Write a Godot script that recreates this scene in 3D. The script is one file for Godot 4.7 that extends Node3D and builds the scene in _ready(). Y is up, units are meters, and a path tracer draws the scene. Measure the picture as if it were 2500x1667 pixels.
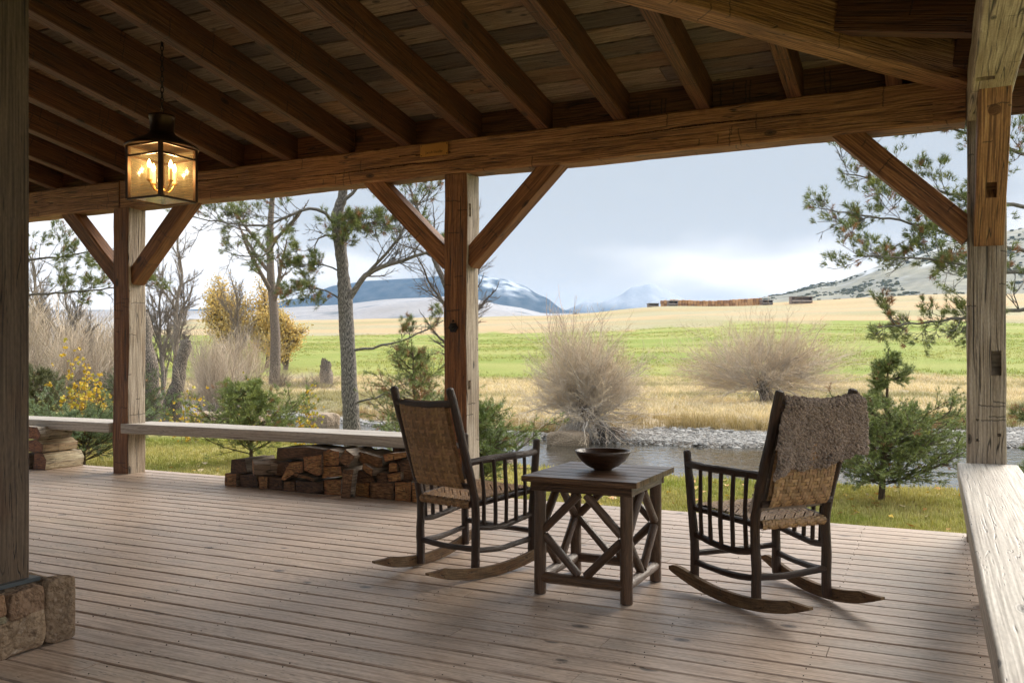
extends Node3D
# A timber porch above a river valley in late autumn. X runs along the main beam, -Z looks out of the porch, y is up, the deck top is y = 0.

const YAW := 25.7
const SN := 0.43366
const CN := 0.90108
const EYE := 1.2
const POST_FRONT := -6.40
const BEAM_LOW := 2.717
const BEAM_TOP := 3.005
const PITCH := 0.175

var names := {}
var M := {}
var rng := RandomNumberGenerator.new()
var nz := FastNoiseLite.new()
var nw := FastNoiseLite.new()


# ---------------------------------------------------------------- small helpers
class MB:
	var v := PackedVector3Array()
	var n := PackedVector3Array()
	var uv := PackedVector2Array()
	var c := PackedColorArray()
	var i := PackedInt32Array()

	func vert(p: Vector3, nn: Vector3, u: Vector2, col: Color) -> void:
		v.append(p)
		n.append(nn)
		uv.append(u)
		c.append(col)

	# corners clockwise seen from outside
	func quad(a: Vector3, b: Vector3, cc: Vector3, d: Vector3, col := Color.WHITE, us := 1.0, off := Vector2.ZERO) -> void:
		var nn := (cc - a).cross(b - a)
		if nn.length_squared() < 1e-16:
			nn = (d - a).cross(cc - a)
		nn = nn.normalized()
		var k := v.size()
		var w := a.distance_to(d) * us
		var h := a.distance_to(b) * us
		vert(a, nn, off, col)
		vert(b, nn, off + Vector2(0, h), col)
		vert(cc, nn, off + Vector2(w, h), col)
		vert(d, nn, off + Vector2(w, 0), col)
		i.append_array(PackedInt32Array([k, k + 1, k + 2, k, k + 2, k + 3]))

	func tri(a: Vector3, b: Vector3, cc: Vector3, col := Color.WHITE) -> void:
		var nn := (cc - a).cross(b - a).normalized()
		var k := v.size()
		vert(a, nn, Vector2(a.x, a.y), col)
		vert(b, nn, Vector2(b.x, b.y), col)
		vert(cc, nn, Vector2(cc.x, cc.y), col)
		i.append_array(PackedInt32Array([k, k + 1, k + 2]))

	func box(lo: Vector3, hi: Vector3, col := Color.WHITE, us := 1.0, off := Vector2.ZERO) -> void:
		var p := [Vector3(lo.x, lo.y, lo.z), Vector3(hi.x, lo.y, lo.z), Vector3(hi.x, hi.y, lo.z), Vector3(lo.x, hi.y, lo.z), Vector3(lo.x, lo.y, hi.z), Vector3(hi.x, lo.y, hi.z), Vector3(hi.x, hi.y, hi.z), Vector3(lo.x, hi.y, hi.z)]
		quad(p[4], p[7], p[6], p[5], col, us, off)
		quad(p[1], p[2], p[3], p[0], col, us, off)
		quad(p[5], p[6], p[2], p[1], col, us, off)
		quad(p[0], p[3], p[7], p[4], col, us, off)
		quad(p[7], p[3], p[2], p[6], col, us, off)
		quad(p[0], p[4], p[5], p[1], col, us, off)

	func tube(pts: PackedVector3Array, rad: PackedFloat32Array, sides: int, col: Color, col2: Color, cap := false, us := 1.0, bump := 0.0, noise: FastNoiseLite = null) -> void:
		var m := pts.size()
		var t := (pts[1] - pts[0]).normalized()
		var e1 := t.cross(Vector3.UP)
		if e1.length_squared() < 0.01:
			e1 = t.cross(Vector3.RIGHT)
		e1 = e1.normalized()
		var along := 0.0
		var base := v.size()
		for k in m:
			if k > 0:
				along += pts[k].distance_to(pts[k - 1])
			if k > 0 and k < m - 1:
				t = (pts[k + 1] - pts[k - 1]).normalized()
			elif k == m - 1 and m > 1:
				t = (pts[k] - pts[k - 1]).normalized()
			e1 = (e1 - t * e1.dot(t)).normalized()
			var e2 := t.cross(e1)
			var cc := col.lerp(col2, float(k) / maxf(1.0, m - 1))
			for j in sides + 1:
				var a := TAU * j / sides
				var dir := e1 * cos(a) + e2 * sin(a)
				var r := rad[k]
				if noise:
					var q := pts[k] + dir * r
					r += bump * noise.get_noise_3d(q.x, q.y, q.z)
				vert(pts[k] + dir * r, dir, Vector2(along * us, float(j) / sides), cc)
		for k in m - 1:
			for j in sides:
				var a := base + k * (sides + 1) + j
				var b := a + sides + 1
				i.append_array(PackedInt32Array([a, b, b + 1, a, b + 1, a + 1]))
		if cap:
			for e in 2:
				var k := 0 if e == 0 else m - 1
				var tt := (pts[0] - pts[1]).normalized() if e == 0 else (pts[m - 1] - pts[m - 2]).normalized()
				var b := v.size()
				var cc := col if e == 0 else col2
				vert(pts[k] + tt * rad[k] * 0.25, tt, Vector2.ZERO, cc)
				for j in sides + 1:
					var q := v[base + k * (sides + 1) + j]
					vert(q, (tt + (q - pts[k]).normalized() * 0.4).normalized(), Vector2(0.05, float(j) / sides), cc)
				for j in sides:
					if e == 0:
						i.append_array(PackedInt32Array([b, b + 1 + j, b + 2 + j]))
					else:
						i.append_array(PackedInt32Array([b, b + 2 + j, b + 1 + j]))

	# flat-shaded prism: profile counterclockwise in (y, z) seen with +x towards the viewer, from x0 to x1
	func prism(prof: PackedVector2Array, x0: float, x1: float, col: Color, us: float, off: Vector2) -> void:
		var m := prof.size()
		var per := 0.0
		for j in m:
			var p := prof[j]
			var q := prof[(j + 1) % m]
			var a := Vector3(x0, p.x, p.y)
			var b := Vector3(x1, p.x, p.y)
			var d := Vector3(x0, q.x, q.y)
			var e := Vector3(x1, q.x, q.y)
			var nn := (e - a).cross(b - a).normalized()
			var k := v.size()
			var seg := p.distance_to(q)
			vert(a, nn, Vector2(x0 * us * 0.6 + off.x, per * us * 1.4 + off.y), col)
			vert(b, nn, Vector2(x1 * us * 0.6 + off.x, per * us * 1.4 + off.y), col)
			vert(e, nn, Vector2(x1 * us * 0.6 + off.x, (per + seg) * us * 1.4 + off.y), col)
			vert(d, nn, Vector2(x0 * us * 0.6 + off.x, (per + seg) * us * 1.4 + off.y), col)
			i.append_array(PackedInt32Array([k, k + 1, k + 2, k, k + 2, k + 3]))
			per += seg
		for s in 2:
			var x := x0 if s == 0 else x1
			var k := v.size()
			for j in m:
				vert(Vector3(x, prof[j].x, prof[j].y), Vector3(-1 if s == 0 else 1, 0, 0), prof[j] * us * 0.3 + off, col)
			for j in range(1, m - 1):
				if s == 0:
					i.append_array(PackedInt32Array([k, k + j, k + j + 1]))
				else:
					i.append_array(PackedInt32Array([k, k + j + 1, k + j]))

	func mesh(smooth := false) -> ArrayMesh:
		var a := []
		a.resize(Mesh.ARRAY_MAX)
		a[Mesh.ARRAY_VERTEX] = v
		a[Mesh.ARRAY_NORMAL] = n
		a[Mesh.ARRAY_TEX_UV] = uv
		a[Mesh.ARRAY_COLOR] = c
		a[Mesh.ARRAY_INDEX] = i
		var am := ArrayMesh.new()
		if smooth:
			var st := SurfaceTool.new()
			st.create_from_arrays(a)
			st.generate_normals()
			return st.commit()
		am.add_surface_from_arrays(Mesh.PRIMITIVE_TRIANGLES, a)
		return am


func numbered(called: String) -> String:
	if not names.has(called):
		names[called] = 0
		return called
	names[called] += 1
	return "%s_%03d" % [called, names[called]]


func tag(o: Node, label: String, category: String, group := "", kind := "") -> Node:
	if label:
		o.set_meta("label", label)
	if category:
		o.set_meta("category", category)
	if group:
		o.set_meta("group", group)
	if kind:
		o.set_meta("kind", kind)
	return o


func thing(called: String, label: String, category: String, at := Vector3.ZERO, turn := 0.0, group := "") -> Node3D:
	var o := Node3D.new()
	o.name = numbered(called)
	add_child(o)
	o.position = at
	o.rotation.y = turn
	tag(o, label, category, group)
	return o


func put(called: String, mesh: Mesh, mat: Material, parent: Node = null) -> MeshInstance3D:
	var o := MeshInstance3D.new()
	o.name = numbered(called) if parent == null else called
	o.mesh = mesh
	o.material_override = mat
	if parent == null:
		add_child(o)
	else:
		parent.add_child(o, true)
	return o


func many(called: String, mesh: Mesh, mat: Material, xf: Array, cols: Array, parent: Node = null) -> MultiMeshInstance3D:
	var mm := MultiMesh.new()
	mm.transform_format = MultiMesh.TRANSFORM_3D
	mm.use_colors = cols.size() > 0
	mm.mesh = mesh
	mm.instance_count = xf.size()
	for k in xf.size():
		mm.set_instance_transform(k, xf[k])
		if cols.size() > 0:
			mm.set_instance_color(k, cols[k])
	var o := MultiMeshInstance3D.new()
	o.name = numbered(called) if parent == null else called
	o.multimesh = mm
	o.material_override = mat
	if parent == null:
		add_child(o)
	else:
		parent.add_child(o, true)
	return o


# a point of the valley: metres to the right and ahead of the porch's viewing direction, and a height
func vd(v: float, d: float, y := 0.0) -> Vector3:
	return Vector3(-SN * d + CN * v, y, -CN * d - SN * v)


func lin(r: float, g: float, b: float) -> Color:
	return Color(r, g, b)


func shade(c: Color, k: float) -> Color:
	return Color(c.r * k, c.g * k, c.b * k)


func frame(a: Vector3, b: Vector3, up := Vector3.UP) -> Transform3D:
	var x := (b - a).normalized()
	var z := x.cross(up).normalized()
	var y := z.cross(x)
	return Transform3D(Basis(x, y, z), a)


# ---------------------------------------------------------------- textures
func noise_bytes(w: int, h: int, sx: int, sy: int, sd: int, freq: float, oct := 3) -> PackedByteArray:
	var f := FastNoiseLite.new()
	f.noise_type = FastNoiseLite.TYPE_SIMPLEX_SMOOTH
	f.seed = sd
	f.frequency = freq
	f.fractal_octaves = oct
	var im := f.get_seamless_image(maxi(8, w / sx), maxi(8, h / sy), false, false, 0.15, true)
	im.convert(Image.FORMAT_L8)
	if sx > 1 or sy > 1:
		im.resize(w, h, Image.INTERPOLATE_CUBIC)
	return im.get_data()


# grain runs along u. Returns [albedo texture, height texture]
func wood_texture(sd: int, dark: Color, mid: Color, pale: Color, stain: Color, o := {}) -> Array:
	var w := 1024
	var h := 512
	var fine := noise_bytes(w, h, 32, 1, sd, 0.2, 3)
	var med := noise_bytes(w, h, 32, 1, sd + 1, 0.05, 3)
	var blot := noise_bytes(w, h, 4, 2, sd + 2, 0.02, 4)
	var crk := noise_bytes(w, h, 32, 1, sd + 3, 0.05, 2)
	var grit := noise_bytes(w, h, 2, 1, sd + 4, 0.2, 2)
	var warp := noise_bytes(w, h, 8, 4, sd + 5, 0.03, 2)
	var r := RandomNumberGenerator.new()
	r.seed = sd
	var kn := PackedFloat32Array()
	kn.resize(w * h)
	for k in int(o.get("knots", 6)):
		var cx := r.randi_range(0, w - 1)
		var cy := r.randi_range(0, h - 1)
		var rad := r.randf_range(0.5, 1.0) * float(o.get("knot_size", 16))
		for yy in range(-int(rad * 2.0), int(rad * 2.0) + 1):
			for xx in range(-int(rad * 3), int(rad * 3) + 1):
				var q := sqrt(pow(xx / (rad * 1.5), 2) + pow(yy / rad, 2))
				if q < 2.0:
					var a := ((cy + yy + h) % h) * w + (cx + xx + w) % w
					kn[a] = maxf(kn[a], clampf(1.35 - q, 0, 1) + 0.35 * maxf(0.0, sin(q * 9.0)) * clampf(2.0 - q, 0, 1))
	# score marks across the grain left by the broad axe
	for k in int(o.get("scores", 0)):
		var cx := r.randi_range(0, w - 1)
		var cy := r.randi_range(0, h - 1)
		var ln := r.randi_range(20, 110)
		var x := float(cx)
		for yy in ln:
			x += r.randf_range(-0.55, 0.55)
			for xx in 3:
				var a := ((cy + yy) % h) * w + (int(x) + xx + w) % w
				kn[a] = maxf(kn[a], 0.85 if xx == 1 else 0.4)
	var alb := PackedByteArray()
	alb.resize(w * h * 3)
	var hei := PackedByteArray()
	hei.resize(w * h)
	var crack: float = o.get("crack", 0.03)
	var contrast: float = o.get("contrast", 1.0)
	for a in w * h:
		var y := a / w
		var ring := sin((float(y) + (warp[a] - 128) * float(o.get("swirl", 0.3))) * 0.42) * 0.5 + 0.5
		var g := (fine[a] / 255.0 - 0.5) * 1.15 + (med[a] / 255.0 - 0.5) * 0.4 + (ring - 0.5) * float(o.get("ring", 0.12))
		g *= contrast
		var b := blot[a] / 255.0
		var cc: Color = mid.lerp(pale, clampf(g * 1.6, 0, 1)) if g > 0 else mid.lerp(dark, clampf(-g * 1.6, 0, 1))
		cc = cc.lerp(stain, clampf((b - 0.5) * 2.4, 0.0, 1.0) * float(o.get("stain", 0.6)))
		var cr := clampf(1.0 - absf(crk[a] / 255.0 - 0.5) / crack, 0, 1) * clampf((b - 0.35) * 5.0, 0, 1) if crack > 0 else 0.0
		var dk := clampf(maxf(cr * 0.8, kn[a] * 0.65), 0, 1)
		cc = cc.lerp(dark * 0.35, dk)  # shade inside cracks put into the colour, besides dark knots and axe marks
		var s := 0.92 + 0.16 * grit[a] / 255.0
		alb[a * 3] = int(clampf(cc.r * s, 0, 1) * 255)
		alb[a * 3 + 1] = int(clampf(cc.g * s, 0, 1) * 255)
		alb[a * 3 + 2] = int(clampf(cc.b * s, 0, 1) * 255)
		hei[a] = int(clampf(0.62 + g * 0.35 + (grit[a] / 255.0 - 0.5) * 0.08 - cr * 0.6 - kn[a] * 0.3, 0, 1) * 255)
	return [ImageTexture.create_from_image(Image.create_from_data(w, h, false, Image.FORMAT_RGB8, alb)), ImageTexture.create_from_image(Image.create_from_data(w, h, false, Image.FORMAT_L8, hei))]


func noise_texture(w: int, sd: int, freq: float, oct: int, ramp: Array = [], type := FastNoiseLite.TYPE_SIMPLEX_SMOOTH) -> ImageTexture:
	var f := FastNoiseLite.new()
	f.noise_type = type
	f.seed = sd
	f.frequency = freq
	f.fractal_octaves = oct
	var im := f.get_seamless_image(w, w, false, false, 0.15, true)
	im.convert(Image.FORMAT_L8)
	if ramp.size() == 0:
		return ImageTexture.create_from_image(im)
	var b := im.get_data()
	var out := PackedByteArray()
	out.resize(b.size() * 3)
	var lut := []
	for k in 256:
		var p := k / 255.0 * (ramp.size() - 1)
		var q := mini(int(p), ramp.size() - 2)
		lut.append((ramp[q] as Color).lerp(ramp[q + 1], p - q))
	for k in b.size():
		var c: Color = lut[b[k]]
		out[k * 3] = int(c.r * 255)
		out[k * 3 + 1] = int(c.g * 255)
		out[k * 3 + 2] = int(c.b * 255)
	return ImageTexture.create_from_image(Image.create_from_data(w, w, false, Image.FORMAT_RGB8, out))


func mat(tex: Texture2D, rough: float, height: Texture2D = null, relief := 0.0, tint := Color.WHITE, spec := 0.5) -> StandardMaterial3D:
	var m := StandardMaterial3D.new()
	m.albedo_texture = tex
	m.albedo_color = tint
	m.vertex_color_use_as_albedo = true
	m.roughness = rough
	m.metallic_specular = spec
	if height:
		m.heightmap_enabled = true
		m.heightmap_texture = height
		m.heightmap_scale = relief
	return m


func triplanar(m: StandardMaterial3D, scale: float, world := true) -> StandardMaterial3D:
	m.uv1_triplanar = true
	m.uv1_world_triplanar = world
	m.uv1_scale = Vector3.ONE * scale
	return m


func make_materials() -> void:
	var s := func(r: int, g: int, b: int) -> Color: return Color(r / 255.0, g / 255.0, b / 255.0)
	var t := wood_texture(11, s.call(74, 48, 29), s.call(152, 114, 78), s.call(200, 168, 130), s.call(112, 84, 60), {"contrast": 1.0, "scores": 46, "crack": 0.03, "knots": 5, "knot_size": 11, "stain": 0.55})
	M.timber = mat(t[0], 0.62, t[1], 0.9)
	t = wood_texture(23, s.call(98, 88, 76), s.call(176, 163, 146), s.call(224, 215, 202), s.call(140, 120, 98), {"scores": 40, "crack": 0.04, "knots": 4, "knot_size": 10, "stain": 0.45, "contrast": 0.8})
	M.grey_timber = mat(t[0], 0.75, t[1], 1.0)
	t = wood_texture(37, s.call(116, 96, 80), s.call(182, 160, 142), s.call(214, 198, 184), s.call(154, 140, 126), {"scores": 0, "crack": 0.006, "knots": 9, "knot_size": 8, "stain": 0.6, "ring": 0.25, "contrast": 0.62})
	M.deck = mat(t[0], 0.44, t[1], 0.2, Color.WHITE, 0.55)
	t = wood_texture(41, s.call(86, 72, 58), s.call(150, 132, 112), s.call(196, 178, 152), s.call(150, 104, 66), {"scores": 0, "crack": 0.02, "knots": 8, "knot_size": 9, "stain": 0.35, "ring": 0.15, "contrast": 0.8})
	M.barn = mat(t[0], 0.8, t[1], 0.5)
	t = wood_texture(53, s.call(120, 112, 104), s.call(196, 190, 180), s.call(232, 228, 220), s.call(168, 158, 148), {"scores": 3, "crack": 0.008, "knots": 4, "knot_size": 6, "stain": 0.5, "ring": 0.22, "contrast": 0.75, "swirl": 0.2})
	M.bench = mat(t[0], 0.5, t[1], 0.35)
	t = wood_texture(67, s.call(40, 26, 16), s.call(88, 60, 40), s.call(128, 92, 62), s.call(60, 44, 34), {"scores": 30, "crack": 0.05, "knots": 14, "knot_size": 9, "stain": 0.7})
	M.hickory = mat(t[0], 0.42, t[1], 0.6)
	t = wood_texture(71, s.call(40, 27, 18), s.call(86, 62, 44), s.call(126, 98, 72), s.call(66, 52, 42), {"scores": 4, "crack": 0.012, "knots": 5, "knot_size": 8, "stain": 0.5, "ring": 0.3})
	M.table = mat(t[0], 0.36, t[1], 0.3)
	var bark := noise_bytes(512, 512, 4, 1, 88, 0.06, 4)
	var bi := Image.create_from_data(512, 512, false, Image.FORMAT_L8, bark)
	var bc := PackedByteArray()
	bc.resize(512 * 512 * 3)
	for k in 512 * 512:
		var q := 0.45 + 0.55 * smoothstep(0.3, 0.7, bark[k] / 255.0)
		bc[k * 3] = int(q * 255)
		bc[k * 3 + 1] = int(q * 252)
		bc[k * 3 + 2] = int(q * 248)
	M.bark = mat(ImageTexture.create_from_image(Image.create_from_data(512, 512, false, Image.FORMAT_RGB8, bc)), 0.95, ImageTexture.create_from_image(bi), 2.5)
	M.bark.uv1_scale = Vector3(1.0, 2.0, 1.0)
	M.twig = mat(null, 0.9)
	M.splint = mat(noise_texture(256, 5, 0.05, 3, [s.call(190, 176, 160), s.call(255, 250, 240)]), 0.6)
	M.splint.uv1_scale = Vector3(6, 6, 1)
	var stone_h := noise_texture(512, 7, 0.02, 5)
	M.stone = triplanar(mat(noise_texture(512, 6, 0.02, 5, [s.call(120, 100, 80), s.call(190, 170, 145), s.call(160, 138, 112), s.call(225, 215, 200)]), 0.9, stone_h, 3.0), 1.6)
	M.pebble = mat(null, 0.85)
	M.ground = triplanar(mat(noise_texture(512, 9, 0.06, 5, [s.call(150, 145, 140), s.call(235, 232, 228), s.call(255, 255, 255)]), 0.95, noise_texture(512, 10, 0.08, 4), 6.0, Color.WHITE, 0.2), 0.35)
	M.far = triplanar(mat(noise_texture(512, 12, 0.03, 6, [s.call(205, 205, 205), s.call(255, 255, 255)]), 0.95, null, 0.0, Color.WHITE, 0.15), 0.004)
	M.leaf = mat(null, 0.6)
	M.leaf.backlight_enabled = true
	M.leaf.backlight = Color(0.6, 0.6, 0.5)
	M.needle = mat(null, 0.55)
	M.needle.backlight_enabled = true
	M.needle.backlight = Color(0.35, 0.4, 0.25)
	M.grass = mat(null, 0.75, null, 0, Color.WHITE, 0.3)
	M.grass.backlight_enabled = true
	M.grass.backlight = Color(0.7, 0.7, 0.5)
	M.iron = mat(null, 0.55, null, 0.0, Color(0.16, 0.15, 0.15))
	M.iron.metallic = 0.6
	M.bronze = mat(null, 0.45, null, 0.0, Color(0.27, 0.2, 0.14))
	M.bronze.metallic = 0.8
	M.slate = mat(null, 0.5, null, 0.0, Color(0.34, 0.36, 0.37))
	M.slate.metallic = 0.5
	M.brass = mat(null, 0.38, null, 0.0, Color(0.80, 0.62, 0.36))
	M.brass.metallic = 0.95
	M.ink = mat(null, 0.7, null, 0.0, Color(0.12, 0.08, 0.05))
	M.wool = mat(null, 0.95, null, 0.0, Color.WHITE, 0.15)
	M.wool.rim_enabled = true
	M.wool.rim = 0.5
	M.hide = mat(null, 0.9, null, 0.0, Color(0.78, 0.74, 0.7))
	var g := StandardMaterial3D.new()
	g.transparency = BaseMaterial3D.TRANSPARENCY_ALPHA
	g.albedo_color = Color(0.82, 0.77, 0.64, 0.08)
	g.roughness = 0.08
	M.pane = g
	M.water = mat(null, 0.03, noise_texture(512, 77, 0.02, 4), 1.1, Color(0.20, 0.19, 0.16), 0.7)
	triplanar(M.water, 0.22)
	M.plain = mat(null, 0.8)
	M.candle = mat(null, 0.5, null, 0.0, Color(0.9, 0.82, 0.66))
	var fl := StandardMaterial3D.new()
	fl.albedo_color = Color(1, 0.9, 0.7)
	fl.emission_enabled = true
	fl.emission = Color(1.0, 0.78, 0.45)
	fl.emission_energy_multiplier = 12.0
	M.flame = fl


# ---------------------------------------------------------------- timbers
# a hewn timber along local +x from 0 to L, hy tall, wz wide, centred on the axis; sides 0 +y, 1 +z, 2 -y, 3 -z
func timber(L: float, hy: float, wz: float, o := {}) -> ArrayMesh:
	var mbs := [MB.new(), MB.new()]
	var grey: Array = o.get("grey", [])
	var amp: float = o.get("amp", 0.007)
	var ch: float = o.get("chamfer", 0.012)
	var seg: float = o.get("seg", 0.16)
	var us: float = o.get("us", 0.42)
	var sd: float = o.get("seed", 0.0) * 7.31
	var off := Vector2(fmod(sd * 0.371, 1.0), fmod(sd * 0.617, 1.0))
	var tints: Array = o.get("tints", [Color.WHITE, Color.WHITE, Color.WHITE, Color.WHITE])
	var pockets: Array = o.get("pockets", [])
	var xs := []
	var cnt := maxi(2, int(L / seg))
	for k in cnt + 1:
		xs.append(L * k / cnt)
	for p in pockets:
		xs.append(p[1])
		xs.append(p[2])
	xs.sort()
	var stations := PackedFloat32Array()
	for x in xs:
		if stations.size() == 0 or x - stations[-1] > 0.002:
			stations.append(x)
	var nv := [Vector3.UP, Vector3.BACK, Vector3.DOWN, Vector3.FORWARD]
	var tv := [Vector3.BACK, Vector3.DOWN, Vector3.FORWARD, Vector3.UP]
	var hn := [hy / 2, wz / 2, hy / 2, wz / 2]
	var per := 0.0
	for s in 4:
		var mb: MB = mbs[1 if s in grey else 0]
		var half: float = hn[s]
		var ht: float = hn[(s + 1) % 4]
		var ss := [-ht + ch * 0.3, -ht + ch, -ht + ch + 0.004, 0.0, ht - ch - 0.004, ht - ch, ht - ch * 0.3]
		if ht > 0.06:
			ss.append_array([-ht * 0.5, ht * 0.5])
		for p in pockets:
			if p[0] == s:
				ss.append_array([p[3], p[4]])
		ss.sort()
		var base := mb.v.size()
		var m := ss.size()
		for x in stations:
			for j in m:
				var q: float = ss[j]
				var outw := half - (ch * 0.3 if (j == 0 or j == m - 1) else 0.0)
				var p: Vector3 = nv[s] * outw + tv[s] * q
				p.x = x
				var a := Vector3(p.x * 1.1 + sd, p.y * 2.0, p.z * 2.0)
				var b := Vector3(p.x * 5.0 + sd, p.y * 6.0 + 9.0, p.z * 6.0)
				var dy := nz.get_noise_3dv(a * 10.0) * amp + nz.get_noise_3dv(b * 10.0) * amp * 0.45
				var dz := nz.get_noise_3dv((a + Vector3(31, 7, 3)) * 10.0) * amp + nz.get_noise_3dv((b + Vector3(3, 17, 5)) * 10.0) * amp * 0.45
				var tone := 1.0 + 0.22 * nz.get_noise_3d(x * 6.0 + sd * 3.0, s * 40.0, 5.0)
				mb.vert(p + Vector3(0, dy, dz), Vector3.ZERO, Vector2(x * us * float(o.get("ul", 0.7)) + off.x, (per + q + ht) * us * 2.0 + off.y), shade(tints[s], tone))
		for k in stations.size() - 1:
			for j in m - 1:
				var hole := false
				for p in pockets:
					if p[0] == s and stations[k] >= p[1] - 0.003 and stations[k + 1] <= p[2] + 0.003 and ss[j] >= p[3] - 0.001 and ss[j + 1] <= p[4] + 0.001:
						hole = true
				if hole:
					continue
				var a := base + k * m + j
				var b := a + m
				mb.i.append_array(PackedInt32Array([a, b, b + 1, a, b + 1, a + 1]))
		for p in pockets:
			if p[0] == s:
				var c := []
				for w in [[p[1], p[3]], [p[2], p[3]], [p[2], p[4]], [p[1], p[4]]]:
					var q: Vector3 = nv[s] * half + tv[s] * w[1]
					q.x = w[0]
					c.append(q)
				var dn: Vector3 = nv[s] * -float(p[5])
				for k in 4:
					var u: Vector3 = c[k] + nv[s] * 0.001
					var w: Vector3 = c[(k + 1) % 4] + nv[s] * 0.001
					mb.quad(w, u, u + dn, w + dn, tints[s], us, off)
				mb.quad(c[0] + dn, c[1] + dn, c[2] + dn, c[3] + dn, tints[s], us, off)
		per += 2 * ht
	for e in 2:
		var x := 0.0 if e == 0 else L
		var c := [Vector3(x, hy / 2 - ch * 0.4, -wz / 2 + ch * 0.4), Vector3(x, hy / 2 - ch * 0.4, wz / 2 - ch * 0.4), Vector3(x, -hy / 2 + ch * 0.4, wz / 2 - ch * 0.4), Vector3(x, -hy / 2 + ch * 0.4, -wz / 2 + ch * 0.4)]
		if e == 0:
			mbs[0].quad(c[0], c[1], c[2], c[3], tints[0], us, off)
		else:
			mbs[0].quad(c[3], c[2], c[1], c[0], tints[0], us, off)
	if grey.size() == 0:
		return mbs[0].mesh(true)
	var am := ArrayMesh.new()
	for k in 2:
		am.add_surface_from_arrays(Mesh.PRIMITIVE_TRIANGLES, mbs[k].mesh(true).surface_get_arrays(0))
		am.surface_set_material(k, M.timber if k == 0 else M.grey_timber)
	return am


# a sawn board along local +x, bevelled, centred
func board(L: float, t: float, w: float, col: Color, us: float, off: Vector2, bevel := 0.004) -> ArrayMesh:
	var mb := MB.new()
	var a := t / 2
	var b := w / 2
	var p := PackedVector2Array([Vector2(a, -b + bevel), Vector2(a, b - bevel), Vector2(a - bevel, b), Vector2(-a + bevel, b), Vector2(-a, b - bevel), Vector2(-a, -b + bevel), Vector2(-a + bevel, -b), Vector2(a - bevel, -b)])
	mb.prism(p, 0, L, col, us, off)
	return mb.mesh()


const SILVER := Color(0.84, 0.80, 0.76)
const BRACE := Color(0.74, 0.55, 0.40)
const BROWN := Color(1.0, 0.84, 0.68)
const BROWN2 := Color(0.85, 0.74, 0.62)
const RAFTER := Color(0.33, 0.21, 0.14)


func place(o: Node3D, a: Vector3, b: Vector3, up := Vector3.UP) -> Node3D:
	o.transform = frame(a, b, up)
	return o


func build_deck() -> void:
	var deck := Node3D.new()
	deck.name = "deck"
	add_child(deck)
	tag(deck, "", "", "", "structure")
	var r := RandomNumberGenerator.new()
	r.seed = 5
	var z := -6.735 + 0.07
	var pitch := 0.1438
	while z < 1.6:
		var x := -12.0 - r.randf() * 2.0
		while x < 0.62:
			var L := r.randf_range(2.6, 4.9)
			var x1 := minf(x + L, 0.62)
			if 0.62 - x1 < 0.7:
				x1 = 0.62
			var tone := r.randf_range(1.2, 1.9)
			var warm := r.randf_range(-0.06, 0.1)
			var grey := clampf((x + x1) * 0.5 * 0.03 + 0.1 + r.randf_range(-0.1, 0.1), -0.1, 0.1)  # greyer to the right: sheen from the open side put into the colour
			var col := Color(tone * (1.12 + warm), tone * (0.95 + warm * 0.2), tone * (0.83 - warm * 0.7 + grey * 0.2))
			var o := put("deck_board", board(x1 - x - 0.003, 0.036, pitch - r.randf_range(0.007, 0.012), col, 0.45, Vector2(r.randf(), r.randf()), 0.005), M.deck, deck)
			o.position = Vector3(x, -0.018 + r.randf_range(-0.0012, 0.0012), z)
			o.rotation.x = r.randf_range(-0.006, 0.006)
			x = x1
		z += pitch
	# pairs of screw heads over each joist
	var xf := []
	var jx := -9.6
	while jx < 0.5:
		for row in 34:
			for e in [-0.045, 0.045]:
				xf.append(Transform3D(Basis(), Vector3(jx + r.randf_range(-0.012, 0.012), 0.0012, -6.665 + pitch * row + e + r.randf_range(-0.006, 0.006))))
		jx += 0.61
	var head := MB.new()
	head.tube(PackedVector3Array([Vector3(0, -0.002, 0), Vector3(0, 0.0008, 0)]), PackedFloat32Array([0.003, 0.0026]), 6, Color.WHITE, Color.WHITE, true)
	var sc := many("screw_heads", head.mesh(), M.iron, xf, [], deck)
	sc.set_meta("kind", "stuff")
	var rim := put("rim_board", board(14.6, 0.30, 0.04, Color(0.8, 0.7, 0.62), 0.4, Vector2(0.2, 0.3)), M.deck, deck)
	rim.position = Vector3(-14.0, -0.19, -6.70)
	var rim2 := put("rim_board", board(8.2, 0.30, 0.04, Color(0.8, 0.7, 0.62), 0.4, Vector2(0.5, 0.1)), M.deck, deck)
	place(rim2, Vector3(0.59, -0.19, -6.66), Vector3(0.59, -0.19, 1.5))


func roof_y(zx: float) -> float:
	return 3.0 + PITCH * zx


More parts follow.
